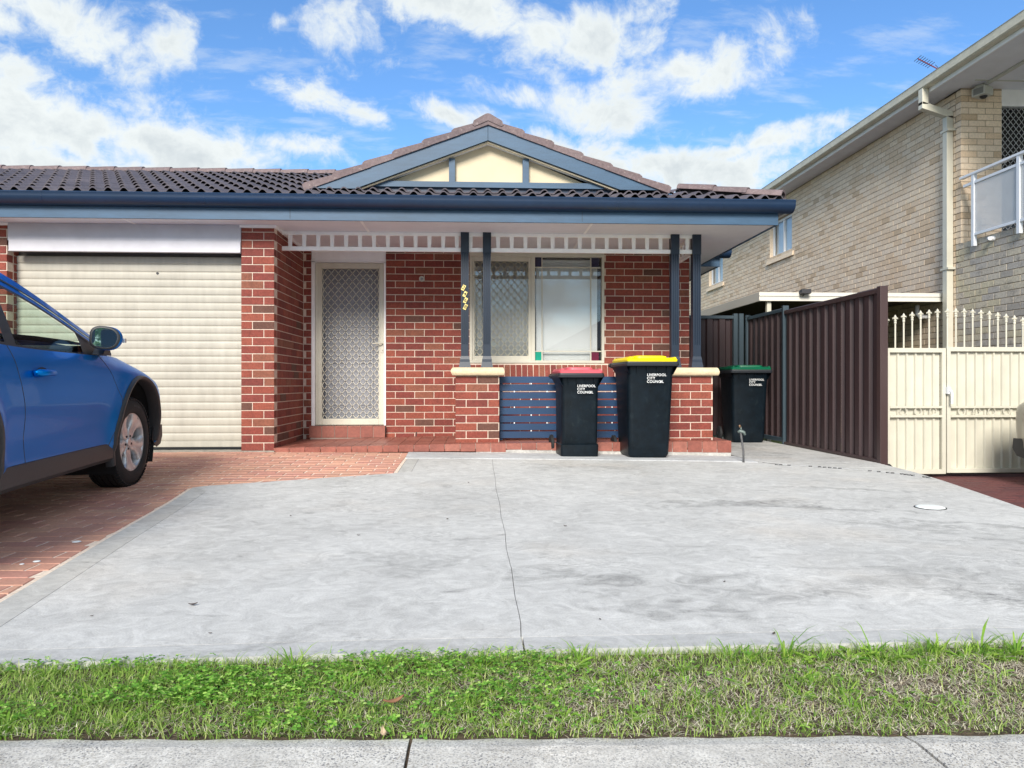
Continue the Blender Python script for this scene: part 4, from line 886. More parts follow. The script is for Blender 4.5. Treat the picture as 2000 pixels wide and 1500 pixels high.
# carport
cp_ = thing('carport', 'low flat carport roof with cream edging against the cream brick house', 'carport', (5.4, 12, -.15))
part('fascia', MB().box(4.03, 6.755, 10.40, 10.43, 1.985, 2.110).box(4.03, 6.755, 10.385, 10.40, 1.985, 2.000).box(4.03, 6.755, 10.388, 10.40, 2.055, 2.066).box(4.03, 4.06, 10.43, 20, 1.985, 2.110), mat('cream_fascia', (.66, .64, .58), .45), cp_)
part('roof_sheet', MB().box(4.06, 6.755, 10.43, 20, 2.06, 2.09), brown, cp_)
for yy in (10.44, 14, 18): part('post', MB().box(4.16, 4.22, yy, yy + .06, -.15, 2.06), cream_metal, cp_)
part('added_dark_panel', MB().box(4.06, 6.755, 15.5, 15.55, -.2, 2.06), mat('dark_teal_panel', (.02, .045, .055), .6), cp_)  # added dark panel so that the depth of the carport stays dark
part('waste_pipe', MB().tube([(6.70, 10.75, 1.80), (6.60, 10.75, 1.80), (6.56, 10.75, 1.84), (6.56, 10.75, 1.97)], .03, 10), white, cp_)
fl = thing('flood_light', 'small black flood light on the carport edge above the brown fence', 'light', (4.66, 10.38, 2.12))
part('case', MB().extr([(10.28, 2.085), (10.37, 2.075), (10.38, 2.125), (10.29, 2.145)], 4.60, 4.735, 'x'), dark_metal, fl); part('stem', MB().tube([(4.66, 10.33, 2.09), (4.65, 10.37, 2.05)], .008, 6), dark_metal, fl)
sl = thing('sensor_light', 'boxy off white lamp housing under the neighbour balcony roof', 'light', (6.98, 9.93, 4.84), world=False); sl.rotation_euler = (0, 0, R(24))
for o in (part('case', MB().extr([(-.10, -.07), (.085, -.07), (.085, .045), (-.10, .045)], -.10, .09, 'x'), lamp_metal, sl, bevel=.006), part('lens', MB().lathe([(0, -.105), (.03, -.10), (.045, -.085), (.05, -.071)], 20, 'z', (.0, -.02, 0)), dark_metal, sl, smooth=True),
          part('vent_face', MB().box(-.1025, -.100, -.075, .06, -.055, .03), mat('vent_grey', (.22, .22, .21), .7), sl), part('bracket', MB().box(-.06, .05, -.05, .06, .045, .085), lamp_metal, sl)): o.matrix_parent_inverse = Matrix()
sc_ = thing('security_camera', 'tiny white camera fixed to the stained brick wall below the balcony', 'camera', (6.70, 9.33, 2.70))
part('body', MB().tube([(6.70, 9.40, 2.705), (6.66, 9.32, 2.69)], .024, 14), white, sc_); part('mount', MB().lathe([(0, -.04), (.03, -.035), (.035, 0)], 16, 'x', (6.752, 9.38, 2.70)), white, sc_)
# antenna
an = thing('tv_antenna', 'thin television antenna showing above the neighbour roof gutter', 'antenna', (9.3, 14.5, 6.2))
P0, P1 = Vector((8.92, 14.6, 7.38)), Vector((9.42, 14.6, 7.14)); mb = MB().tube([P0, P1], .012, 6); mb.tube([P1 + Vector((0, 0, -1.2)), P1 + Vector((0, 0, .05))], .015, 6)
part('boom', mb, mat('antenna_red', (.20, .04, .05), .5), an)
mb = MB()
for i in range(7):
    p = P0.lerp(P1, i / 11); mb.tube([p + Vector((-.03, -.17, -.01)), p + Vector((.03, .17, .02))], .006, 5)
for s_ in (-1, 1):
    for k in range(3): mb.tube([P1 + Vector((-.05, 0, .02 * k)), P1 + Vector((-.45 * (1 if s_ < 0 else -.5), .5 * s_, (-.30 + .1 * k) * (1 if s_ < 0 else -.9)))], .006, 5)
part('element', mb, dark_metal, an)

# ------------------------------------------------------------------ fences and gates
FX = 4.086
def rib_line(a0, a1, per, depth, base):
    pts = []; a = a0
    while a < a1:
        for (t_, d_) in ((0, 0), (.40, 0), (.52, 1), (.86, 1), (.98, 0)): pts.append((a + t_ * per, base + depth * d_))
        a += per
    return [p for p in pts if p[0] <= a1 + .001]
fe = thing('steel_fence', 'tall dark brown ribbed steel fence beside the driveway', 'fence', (FX, 8.5, 0))
def side_sheet(y0, y1, z0, z1, name='sheet', per=.196, m=brown):
    ln = rib_line(y0, y1, per, .034, FX + .004)
    mb = MB().sheet([(b, a) for a, b in ln], .003, z0, z1, 'z'); part(name, mb, m, fe)
for (a, b) in ((7.36, 8.144), (8.146, 8.930), (8.932, 9.64)): side_sheet(a, b, .02, 1.735)
def rail(y0, y1, z, m, h=.045): part('rail', MB().extr([(FX - .014, z), (FX + .050, z), (FX + .050, z + h), (FX + .044, z + h + .006), (FX - .008, z + h + .006), (FX - .014, z + h)], y0, y1, 'y'), m, fe)
rail(7.36, 9.65, 1.725, brown_post); rail(7.36, 9.65, .0, brown_post, .03)
part('post', MB().box(FX - .022, FX + .058, 7.285, 7.355, -.18, 1.79), brown_post, fe, bevel=.004)
part('post', MB().box(FX - .022, FX + .055, 9.652, 9.70, -.02, 1.84), teal_post, fe, bevel=.004)
side_sheet(9.72, 10.98, .06, 1.77)
rail(9.70, 11.0, 1.765, teal_post, .04); rail(9.70, 11.0, .03, teal_post, .05)
part('post', MB().box(FX - .02, FX + .05, 11.0, 11.06, 0, 1.84), teal_post, fe)
bf = thing('back_fence', 'dark brown steel fence panel closing the side passage behind the green lidded bin', 'fence', (3.4, 11.05, 0))
ln = rib_line(2.72, 3.86, .19, .03, 11.02)
part('sheet', MB().sheet(ln, -.003, .03, 1.79, 'z'), brown, bf); part('rail', MB().box(2.71, 3.87, 11.0, 11.065, 1.785, 1.83), teal_post, bf)
part('post', MB().box(3.87, 3.93, 10.99, 11.05, 0, 1.86), teal_post, bf); part('post', MB().box(3.955, 4.02, 10.99, 11.05, 0, 1.86), teal_post, bf)

spear = MB()
def gate(label, x0, x1, z0, zt, spikes, zf, rings, hinge, loc):
    g_ = thing('metal_gate', label, 'gate', loc, 'cream driveway gates'); Y = 7.33
    f = MB().box(x0, x0 + .04, Y, Y + .035, z0, zt).box(x1 - .04, x1, Y, Y + .035, z0, zt).box(x0 + .04, x1 - .04, Y, Y + .035, z0, z0 + .045).box(x0 + .04, x1 - .04, Y, Y + .035, zt - .045, zt)
    part('frame', f, cream_metal, g_, bevel=.003)
    for zz in (.555, .462): part('rail', MB().box(x0 + .04, x1 - .04, Y - .004, Y + .02, zz, zz + .022), cream_metal, g_)
    ln = []; a = x0 + .04; per = .0935
    while a < x1 - .04:
        for (t_, d_) in ((0, 0), (.12, 0), (.20, 1), (.92, 1), (1.0, 0)): ln.append((min(a + t_ * per, x1 - .04), Y + .026 + .022 * d_))
        a += per
    ln = [p for i, p in enumerate(ln) if i == 0 or p[0] > ln[i - 1][0] + 1e-5]
    part('sheet', MB().sheet(ln, -.002, z0 + .03, zt - .03, 'z'), cream_metal, g_)
    for xx in rings:
        t_ = MB(); pts = [(xx + .036 * math.cos(k / 24 * 2 * math.pi), Y + .008, .5205 - .0 + .036 * math.sin(k / 24 * 2 * math.pi)) for k in range(25)]
        part('ring', t_.tube(pts, .0052, 6), cream_metal, g_)
    for xx in spikes:
        zz = zf(xx); m_ = MB().tube([(xx, Y + .018, zt), (xx, Y + .018, zz - .07)], .0085, 8)
        m_.lathe([(.0, 0), (.006, -.008), (.015, -.028), (.012, -.04), (.007, -.052), (.014, -.058), (.014, -.066), (.010, -.07), (.013, -.08), (.013, -.09), (.009, -.096)], 10, 'z', (xx, Y + .018, zz))
        for s_ in (-1, 1): m_.tube([(xx, Y + .018, zz - .053), (xx + s_ * .014, Y + .018, zz - .036), (xx + s_ * .024, Y + .018, zz - .034), (xx + s_ * .026, Y + .018, zz - .046)], [.006, .007, .006, .003], 6)
        part('spear', m_, cream_metal, g_)
    return g_
zt = 1.165
gx = lambda px: (px - 930) / 1450 * 7.35 * (1 + .0007 * 0)
def inv(px, y): r_ = (px - 1000) / 1450; s_, c_ = math.sin(math.atan(70 / 1450)), math.cos(math.atan(70 / 1450)); t_ = y / (c_ - s_ * r_); return t_ * (s_ + c_ * r_)
arch = lambda x: 1.462 + .115 * math.sin(min(max((x - 4.05) / (5.72 - 4.05), 0), 1) * math.pi)
SP = .0885
g1 = gate('narrow left leaf of the cream spear topped gate, next to the brown fence', 4.15, 4.775, -.115, zt, [4.165 + SP * i for i in range(7)], arch, [4.33 + .157 * i for i in range(3)], 0, (4.45, 7.33, -.15))
g2_ = gate('wide right leaf of the cream spear topped gate, behind the parked cream car', 4.785, 7.0, -.105, zt + .012, [4.80 + SP * i for i in range(25)], arch, [4.945 + .158 * i for i in range(12)], 0, (5.9, 7.33, -.15))
part('latch', MB().box(4.765, 4.80, 7.29, 7.33, .70, .77).tube([(4.79, 7.28, .74), (4.80, 7.27, .70), (4.80, 7.275, .60)], .012, 8), alum, g2_)
part('gate_stop', MB().extr([(4.14, -.02), (4.155, -.005), (4.30, -.14), (4.27, -.15), (4.14, -.08)], 7.27, 7.30, 'y').box(4.235, 4.27, 7.25, 7.30, -.125, -.08), dark_metal, g1)

# ------------------------------------------------------------------ wheelie bins
def text_mesh(s, size, m, off=.0, spacing=.78):
    c = bpy.data.curves.new('print', 'FONT'); c.body = s; c.size = size; c.extrude = .0004; c.offset = off; c.space_line = spacing; c.space_character = 1.06; c.resolution_u = 3
    o = bpy.data.objects.new('print_curve', c); me = bpy.data.meshes.new_from_object(o); bpy.data.objects.remove(o); me.materials.append(m); return me
def rrect(w, d, r, n=4, cy=0.0):
    pts = []
    for (sx, sy, a0) in ((1, -1, -90), (1, 1, 0), (-1, 1, 90), (-1, -1, 180)):
        for k in range(n + 1):
            a = R(a0 + 90 * k / n); pts.append((sx * (w / 2 - r) + r * math.cos(a), cy + sy * (d / 2 - r) + r * math.sin(a)))
    return pts
def loft(mb, rings):
    n = len(rings[0][0]); vs = [(x, y, z) for pts, z in rings for x, y in pts]
    fs = [(i * n + k, i * n + (k + 1) % n, (i + 1) * n + (k + 1) % n, (i + 1) * n + k) for i in range(len(rings) - 1) for k in range(n)]
    return mb.add(vs, fs + [tuple(range(n))[::-1], tuple(range((len(rings) - 1) * n, len(rings) * n))])
def make_bin(label, Hh, Wt, Dt, Wb, Db, lid_m, rot, loc, step=False, textz=.85):
    b = thing('wheelie_bin', label, 'wheelie bin', loc, 'council wheelie bins', world=False); b.rotation_euler = (0, 0, R(rot))
    P = lambda n_, mb, m, **k: setattr(part(n_, mb, m, b, **k), 'matrix_parent_inverse', Matrix())
    zr = Hh - .105           # under the rim
    rings = []
    if step: rings += [(rrect(Wb * .97, Db, .03, cy=.02), 0), (rrect(Wb, Db * 1.0, .03, cy=.02), .015), (rrect(Wb + .005, Db, .03, cy=.02), .120), (rrect(Wb - .018, Db - .03, .03, cy=.02), .128)]
    else: rings += [(rrect(Wb * .90, Db * .92, .04, cy=.02), 0), (rrect(Wb, Db, .05, cy=.02), .035)]
    for i in range(8):
        t_ = (i + (1 if not step else .6)) / 8.6; rings.append((rrect((Wb if not step else Wb - .018) + (Wt - .08 - Wb) * t_, Db + (Dt - .10 - Db) * t_, .045, cy=.02), .035 + (zr - .06) * t_ if not step else .128 + (zr - .16) * t_))
    rings += [(rrect(Wt - .06, Dt - .08, .045, cy=.01), zr - .012), (rrect(Wt - .035, Dt - .05, .04), zr)]
    P('body', loft(MB(), rings), black_plastic, auto=40)
    # comb ribs under the rim
    rb = MB()
    for xx in (-.16, -.05, .06, .17):
        xx *= Wt / .58; rb.add([(xx - .005, -Dt / 2 + .028, zr), (xx + .005, -Dt / 2 + .028, zr), (xx + .005, -Dt / 2 + .055, zr - .07), (xx - .005, -Dt / 2 + .055, zr - .07), (xx - .005, -Dt / 2 + .08, zr), (xx + .005, -Dt / 2 + .08, zr)], [(0, 1, 2, 3), (0, 3, 4), (1, 5, 2), (3, 2, 5, 4)])
    P('rib', rb, black_plastic, kind='stuff')
    P('rim', loft(MB(), [(rrect(Wt - .03, Dt - .04, .03), zr - .004), (rrect(Wt, Dt, .035), zr + .002), (rrect(Wt + .004, Dt + .004, .035), zr + .024), (rrect(Wt - .004, Dt - .004, .035), zr + .030), (rrect(Wt - .008, Dt - .008, .035), zr + .044)]), rim_plastic, auto=30)
    zl = zr + .0445
    lid = MB(); loft(lid, [(rrect(Wt - .035, Dt - .012, .03), zl), (rrect(Wt - .030, Dt - .008, .03), zl + .020), (rrect(Wt - .045, Dt - .03, .035), zl + .030), (rrect(Wt - .12, Dt - .14, .05), zl + .036)])
    P('lid', lid, lid_m, auto=35)
    l2 = MB(); loft(l2, [(rrect(Wt - .20, Dt - .10, .06), zl + .024), (rrect(Wt - .22, Dt - .12, .06), zl + .056), (rrect(Wt - .27, Dt - .20, .06), zl + .064)])
    for s_ in (-1, 1): l2.tube([(s_ * (Wt / 2 - .045), -Dt / 2 + .02, zl + .033), (s_ * (Wt / 2 - .045), Dt / 2 - .02, zl + .033)], .014, 8)
    P('lid_crown', l2, lid_m, auto=35)
    # hinge and handle at the back
    h = MB().tube([(-Wt / 2 - .005, Dt / 2 + .06, zr + .02), (Wt / 2 + .005, Dt / 2 + .06, zr + .02)], .016, 8)
    for s_ in (-1, 1): h.box(s_ * (Wt / 2 - .03) - .02, s_ * (Wt / 2 - .03) + .02, Dt / 2 - .02, Dt / 2 + .075, zr - .01, zr + .045)
    P('handle', h, rim_plastic)
    # corner bracket between rim and body seen at the sides
    for s_ in (-1, 1): P('gusset', MB().add([(s_ * (Wt / 2 - .01), -Dt / 2 + .03, zr), (s_ * (Wt / 2 - .01), Dt / 2 - .03, zr), (s_ * (Wt / 2 - .055), Dt / 2 - .05, zr - .09), (s_ * (Wt / 2 - .055), -Dt / 2 + .05, zr - .09)], [(0, 1, 2, 3)]), black_plastic)
    for s_ in (-1, 1):
        m = MB().lathe([(0, -.022), (.03, -.024), (.05, -.016), (.085, -.020), (.10, -.014), (.10, .014), (.085, .020), (.05, .016), (.03, .024), (0, .022)], 26, 'x', (s_ * (Wb / 2 + .035), Dt / 2 - .04, .10))
        P('wheel', m, rubber, auto=40)
        P('hub', MB().lathe([(0, -.006), (.018, -.004), (.02, 0)] if s_ < 0 else [(0, .006), (.018, .004), (.02, 0)], 14, 'x', (s_ * (Wb / 2 + .062), Dt / 2 - .04, .10)), rim_plastic)
    P('axle', MB().tube([(-Wb / 2 - .03, Dt / 2 - .04, .10), (Wb / 2 + .03, Dt / 2 - .04, .10)], .011, 8), dark_metal)
    # council print on the sloping front
    y_at = lambda z: .02 - (Db + (Dt - .10 - Db) * (z - .035) / (zr - .06) * (8.6 / 8.6)) / 2
    tilt = math.atan2((Dt - .10 - Db) / 2, zr - .06)
    return b, P, y_at, tilt
def council(b, P, x, z, y, tilt, s):
    me = text_mesh('LIVERPOOL\nCITY\nCOUNCIL', s, print_white, .0002 * s / .045, .90)
    o = put('council_print', me, b, Matrix.Translation((x, y, z)) @ Matrix.Rotation(R(90) + tilt, 4, 'X')); o.matrix_parent_inverse = Matrix()
    d_ = MB()
    for k in range(6):
        a = k * math.pi / 3; d_.box(x + s * 3.78 + .0055 * math.cos(a) * s / .045 - .0028, x + s * 3.78 + .0055 * math.cos(a) * s / .045 + .0028, -.0006, 0, z - s * 1.52 + .0055 * math.sin(a) * s / .045 - .0028, z - s * 1.52 + .0055 * math.sin(a) * s / .045 + .0028)
    for i in range(len(d_.v)):
        X_, Y_, Z_ = d_.v[i]; d_.v[i] = (X_, y + Y_ - (Z_ - z) * math.tan(tilt), Z_)
    P('council_mark', d_, print_white)
b, P, ya, tl = make_bin('tall wheelie bin with a bright yellow lid in front of the right brick pier', 1.055,   .560, .70, .430, .46, yellow_p, 3, (1.782, 7.83, gz(1.735, 7.8) + .006))
council(b, P, -.055, .845, -.318, tl, .038)
sm = MB()
b, P, ya, tl = make_bin('short wheelie bin with a faded red lid in front of the navy slatted screen', .925, .485, .56, .395, .40, red_p, 3, (1.066, 7.84, gz(1.03, 7.8) + .006), step=True)
council(b, P, -.040, .720, -.243, tl, .036)
b, P, ya, tl = make_bin('shaded wheelie bin with a green lid against the brown side fence', 1.055, .57, .68, .435, .46, green_p, -2, (3.715, 10.15, gz(3.7, 10)))
council(b, P, -.03, .845, -.315, tl, .038)

# garden tap
tp = thing('garden_tap', 'leaning grey standpipe with a small tap in front of the green lidded bin', 'garden tap', (2.70, 7.38, 0))
part('pipe', MB().tube([(2.70, 7.38, -.03), (2.697, 7.38, .12), (2.678, 7.38, .25), (2.670, 7.38, .315)], .0105, 10), mat('grey_pipe', (.10, .10, .105), .6, var=[(30, .3)]), tp, smooth=True)
part('tap_body', MB().tube([(2.640, 7.38, .315), (2.66, 7.378, .325), (2.685, 7.37, .318), (2.70, 7.365, .312), (2.708, 7.362, .285)], [.010, .016, .018, .014, .012], 10).tube([(2.675, 7.376, .325), (2.668, 7.376, .37)], .008, 8), mat('verdigris_brass', (.16, .20, .19), .5, metal=.5, var=[(60, .3)]), tp, smooth=True)
part('tap_handle', MB().tube([(2.665, 7.376, .365), (2.653, 7.376, .385)], .010, 8).tube([(2.672, 7.376, .362), (2.652, 7.376, .372)], .009, 6), flash_m, tp, smooth=True)

# leaves and litter on the concrete
leaf_m = mat('dead_leaf', (.06, .04, .03), .8); leaf_b = mat('brown_leaf', (.26, .13, .07), .8)
def leaf(label, x, y, z, s, m, rot, curl=.3, grp='dry leaves on the concrete', asp=.5):
    mb = MB().grid(lambda a, b: ((a - .5) * s, (b - .5) * s * asp * math.sin(math.pi * min(max(a, .03), .97)) * 2 * .5, s * curl * ((a - .5) ** 2 * 2 + (b - .5) ** 2 * .9) + .002), 6, 4)
    me = mb.mesh('leaf', m, True); o = put('fallen_leaf', me, None, Matrix.Translation((x, y, z)) @ Matrix.Rotation(rot, 4, 'Z'), label=label, category='leaf'); 
    if grp: o['group'] = grp
    o.modifiers.new('thick', 'SOLIDIFY').thickness = .0006
leaf('largest dark dry leaf on the left part of the concrete', -1.02, 2.73, .003, .030, leaf_m, .4)
for (x, y, s, lb) in ((-.85, 2.42, .011, 'tiny dark leaf on the concrete close to the grass, below the largest leaf'), (-1.32, 2.62, .011, 'tiny dark leaf nearest the bottom left corner of the concrete'), (-.62, 3.95, .018, 'thin dark leaf in the middle of the left slab'), (-.17, 4.40, .020, 'small dark leaf left of the long joint, halfway up'),
        (-1.12, 4.55, .018, 'small dark leaf near the upper left of the slab'), (1.00, 2.95, .015, 'dark leaf speck near the trowel swirls right of the joint'), (.95, 2.33, .018, 'dark leaf on the trowelled edge beside the grass'), (.50, 4.15, .022, 'dark leaf right of the long joint, halfway up'), (-.06, 5.9, .020, 'dark leaf left of the joint near the pavers'), (.42, 2.5, .010, 'tiny speck right of the joint next to the grass')):
    leaf(lb, x, y, gz(x, y) + .001, s, leaf_m, rng.uniform(0, 6))
leaf('curled brown dead leaf lying in the grass strip', -.205, 1.86, .006, .055, leaf_b, .5, .35, None, .35)
leaf('pale dry leaf on the footpath edge by the joint', -.21, 1.70, .0, .028, mat('pale_leaf', (.5, .38, .26), .8), 1.9, .8, None)
pb_ = MB()
for (x, y, s) in ((-2.02, 3.86, .022), (-1.975, 3.44, .016), (-2.01, 3.39, .010)): pb_.lathe([(0, .004), (s * .8, .003), (s, .0)], 12, 'z', (x, y, gz(x, y) + .0015))
part('paint_spots', pb_, print_white, paving, kind='stuff')

# ------------------------------------------------------------------ grass strip
def tri_mesh(name, V, F, m, label, cat, island=None):
    me = bpy.data.meshes.new(name); me.from_pydata(V.tolist(), [], F.tolist()); me.update(); me.materials.append(m)
    o = put(name, me, None, kind='stuff', label=label, category=cat); return o
def leaf_shader(name, stops, trans=.42, rough=.55):
    m = bpy.data.materials.new(name); m.use_nodes = True; t = NT(m.node_tree)
    c = t.ramp(t.n('ShaderNodeNewGeometry').outputs['Random Per Island'], stops)
    b = t.n('ShaderNodeBsdfPrincipled', i_Roughness=rough); t.set(b.inputs['Base Color'], c); b.inputs['Specular IOR Level'].default_value = .3
    tr = t.n('ShaderNodeBsdfTranslucent'); t.set(tr.inputs[0], c); mx = t.n('ShaderNodeMixShader', i_0=trans); t.set(mx.inputs[1], b.outputs[0]); t.set(mx.inputs[2], tr.outputs[0])
    o = t.n('ShaderNodeOutputMaterial'); t.set(o.inputs[0], mx.outputs[0]); return m
green_m = leaf_shader('grass_green', [(0, (.15, .29, .05)), (.4, (.27, .45, .08)), (.75, (.40, .56, .13)), (1, (.62, .68, .28))])
straw_m = leaf_shader('straw', [(0, (.50, .43, .30)), (.5, (.74, .67, .52)), (1, (.88, .83, .70))], .3, .8)
clover_m = leaf_shader('clover_green', [(0, (.12, .33, .05)), (.5, (.26, .54, .08)), (.85, (.42, .68, .13)), (1, (.62, .78, .28))])
weed_m = leaf_shader('weed_green', [(0, (.13, .30, .04)), (.5, (.24, .44, .06)), (1, (.40, .58, .10))])
vn = [rng.uniform(0, 6.28, 6) for _ in range(3)]
def fld(x, y, s=1.0, k=0):
    a = vn[k]; return .5 + .17 * (np.sin(x * 3.1 * s + a[0]) + np.sin(x * 7.3 * s + y * 9 * s + a[1]) + np.sin(y * 17 * s - x * 5 * s + a[2]))
def strip_points(n, x0=-2.1, x1=2.4):
    x = rng.uniform(x0, x1, n); lo = np.interp(x, [-3, -1.1, 0, 1.27, 4], [1.83, 1.765, 1.715, 1.675, 1.60]); hi = np.interp(x, [-3, -1.38, -.35, 1.73, 4], [2.16, 2.19, 2.225, 2.245, 2.26]); v = rng.random(n)
    return x, lo + (hi - lo) * v, v
def blades(n, hmin, hmax, wmin, wmax, lean, keep, x0=-2.1, x1=2.4, z0=-.028, segs=2, edge=0.0):
    x, y, v = strip_points(n, x0, x1); k = keep(x, y, v) > rng.random(n); x, y, v = x[k], y[k], v[k]; n = len(x)
    h = rng.uniform(hmin, hmax, n); w_ = rng.uniform(wmin, wmax, n); a = rng.uniform(0, 2 * np.pi, n); ln = rng.uniform(lean[0], lean[1], n) * h
    fx, fy = np.cos(a), np.sin(a); rx, ry = -fy, fx; base = np.stack([x, y, np.full(n, z0) + rng.uniform(0, .012, n)], 1)
    V = []; 
    for (t_, ws) in ((0, 1.0), (.55, .8)):
        c = base + np.stack([fx * ln * t_ * t_, fy * ln * t_ * t_, h * (t_ - .12 * t_ * t_)], 1); o = np.stack([rx, ry, np.zeros(n)], 1) * (w_ * ws / 2)[:, None]
        V += [c - o, c + o]
    V.append(base + np.stack([fx * ln, fy * ln, h * .86], 1))
    V = np.stack(V, 1).reshape(-1, 3); i = np.arange(n)[:, None] * 5
    F = np.concatenate([i + np.array([[0, 1, 3]]), i + np.array([[0, 3, 2]]), i + np.array([[2, 3, 4]])], 0)
    return V, F
cl_d = lambda x, y, v: np.clip((fld(x, y, 1, 0) - .25) * 2.2, 0, 1) * np.interp(x, [-2.6, -.75, -.3, .15, .4, 3.3], [1.0, 1.0, .42, .42, .05, .03]) * np.interp(v, [0, .25, .4, 1], [.45, .6, 1, 1])
dry_d = lambda x, y, v: np.clip(np.interp(x, [-2.6, -.9, -.4, .3, 1.0, 3.3], [.05, .15, .45, .65, 1.0, .8]) * (fld(x, y, 1.7, 1) + .25) * np.interp(v, [0, .15, .45, .75, 1], [.5, .8, 1.1, .8, .2]), 0, 1)
V, F = blades(42000, .012, .036, .0014, .0032, (.3, 1.8), lambda x, y, v: np.clip(1.0 - .85 * dry_d(x, y, v), 0, 1)); tri_mesh('grass', V, F, green_m, 'short green grass blades across the verge strip', 'grass')
V, F = blades(60000, .003, .009, .0010, .0022, (1.5, 6.0), dry_d, z0=-.021); tri_mesh('dry_grass', V, F, straw_m, 'dry straw coloured thatch in the right half of the verge', 'dry grass')
V, F = blades(9000, .005, .012, .001, .002, (1.5, 4), lambda x, y, v: np.interp(v, [0, .08, .12, 1], [1, 1, .1, .1]) * np.ones_like(x), z0=-.016); tri_mesh('dry_grass', V, F, straw_m, 'brown dry grass fringe along the footpath edge', 'dry grass')
V, F = blades(7000, .025, .055, .0018, .0036, (.3, 1.4), lambda x, y, v: np.interp(v, [0, .86, .93, 1], [0, 0, 1, 1]) * np.ones_like(x), z0=-.026); tri_mesh('grass', V, F, green_m, 'taller grass blades lining the front edge of the concrete', 'grass')
# longer coarse blades in tufts, thicker along the slab edge
tufts = [(x, 2.14 + .05 * rng.random(), .055 + .05 * rng.random()) for x in (.76, .80, .92, 1.18, 1.26, 1.36, 1.40, 1.52, 1.62, .30, .02, -.28, -.52, 1.85, 2.1, 2.4)] + [(rng.uniform(-2.3, 2.8), None, rng.uniform(.03, .055)) for _ in range(90)]
Vs, Fs = [], []; off = 0
for (tx, ty, th_) in tufts:
    if ty is None: lo, hi = path_edge(tx), front_edge(tx); ty = lo + (hi - lo) * rng.uniform(.03, .97)
    n = rng.integers(14, 30); a = rng.uniform(0, 2 * np.pi, n); r_ = rng.uniform(0, .022, n); x = tx + r_ * np.cos(a) * 1.3; y = ty + r_ * np.sin(a); h = th_ * rng.uniform(.5, 1.25, n); ln = h * rng.uniform(.2, 1.3, n)
    w_ = rng.uniform(.0028, .006, n); fx, fy = np.cos(a), np.sin(a); base = np.stack([x, y, np.full(n, -.03)], 1); P5 = []
    for (t_, ws) in ((0, .6), (.45, 1.0), (.78, .75)):
        c = base + np.stack([fx * ln * t_ ** 2, fy * ln * t_ ** 2, h * (t_ - .25 * t_ ** 3)], 1); o = np.stack([-fy, fx, np.zeros(n)], 1) * (w_ * ws / 2)[:, None]; P5 += [c - o, c + o]
    P5.append(base + np.stack([fx * ln, fy * ln, h * .72], 1)); V = np.stack(P5, 1).reshape(-1, 3); i = np.arange(n)[:, None] * 7 + off
    Fs += [i + np.array([[0, 1, 3]]), i + np.array([[0, 3, 2]]), i + np.array([[2, 3, 5]]), i + np.array([[2, 5, 4]]), i + np.array([[4, 5, 6]])]; Vs.append(V); off += 7 * n
tri_mesh('tall_grass', np.concatenate(Vs), np.concatenate(Fs), weed_m, 'longer bright grass tufts leaning over the concrete edge', 'grass')
# clover: three round leaflets on a stalk height
def clover(n, dens, smin, smax, hmin, hmax):
    x, y, v = strip_points(n); k = dens(x, y, v) > rng.random(n); x, y = x[k], y[k]; n = len(x); h = rng.uniform(hmin, hmax, n) - .034; s = rng.uniform(smin, smax, n); a0 = rng.uniform(0, 6.28, n); tx = rng.uniform(-.45, .45, n); ty = rng.uniform(-.75, .25, n)
    V, F = [], []; off = 0
    for l in range(3):
        a = a0 + l * 2.094; c = np.stack([np.cos(a), np.sin(a)], 1); o = np.stack([-np.sin(a), np.cos(a)], 1); pts = []
        for (p, q, zz) in ((0, 0, 0), (.55, -.48, .12), (1.0, -.36, .05), (1.06, 0, -.12), (1.0, .36, .05), (.55, .48, .12)):
            xy = c * (p * s)[:, None] + o * (q * s)[:, None]; pts.append(np.stack([x + xy[:, 0], y + xy[:, 1], h + zz * s + xy[:, 0] * tx + xy[:, 1] * ty], 1))
        V.append(np.stack(pts, 1).reshape(-1, 3)); i = np.arange(n)[:, None] * 6 + off
        F += [i + np.array([[0, 1, 2]]), i + np.array([[0, 2, 3]]), i + np.array([[0, 3, 4]]), i + np.array([[0, 4, 5]])]; off += 6 * n
    return np.concatenate(V), np.concatenate(F)
V, F = clover(24000, cl_d, .0065, .012, .020, .050); tri_mesh('clover', V, F, clover_m, 'dense clover leaves covering the left part of the verge', 'clover')
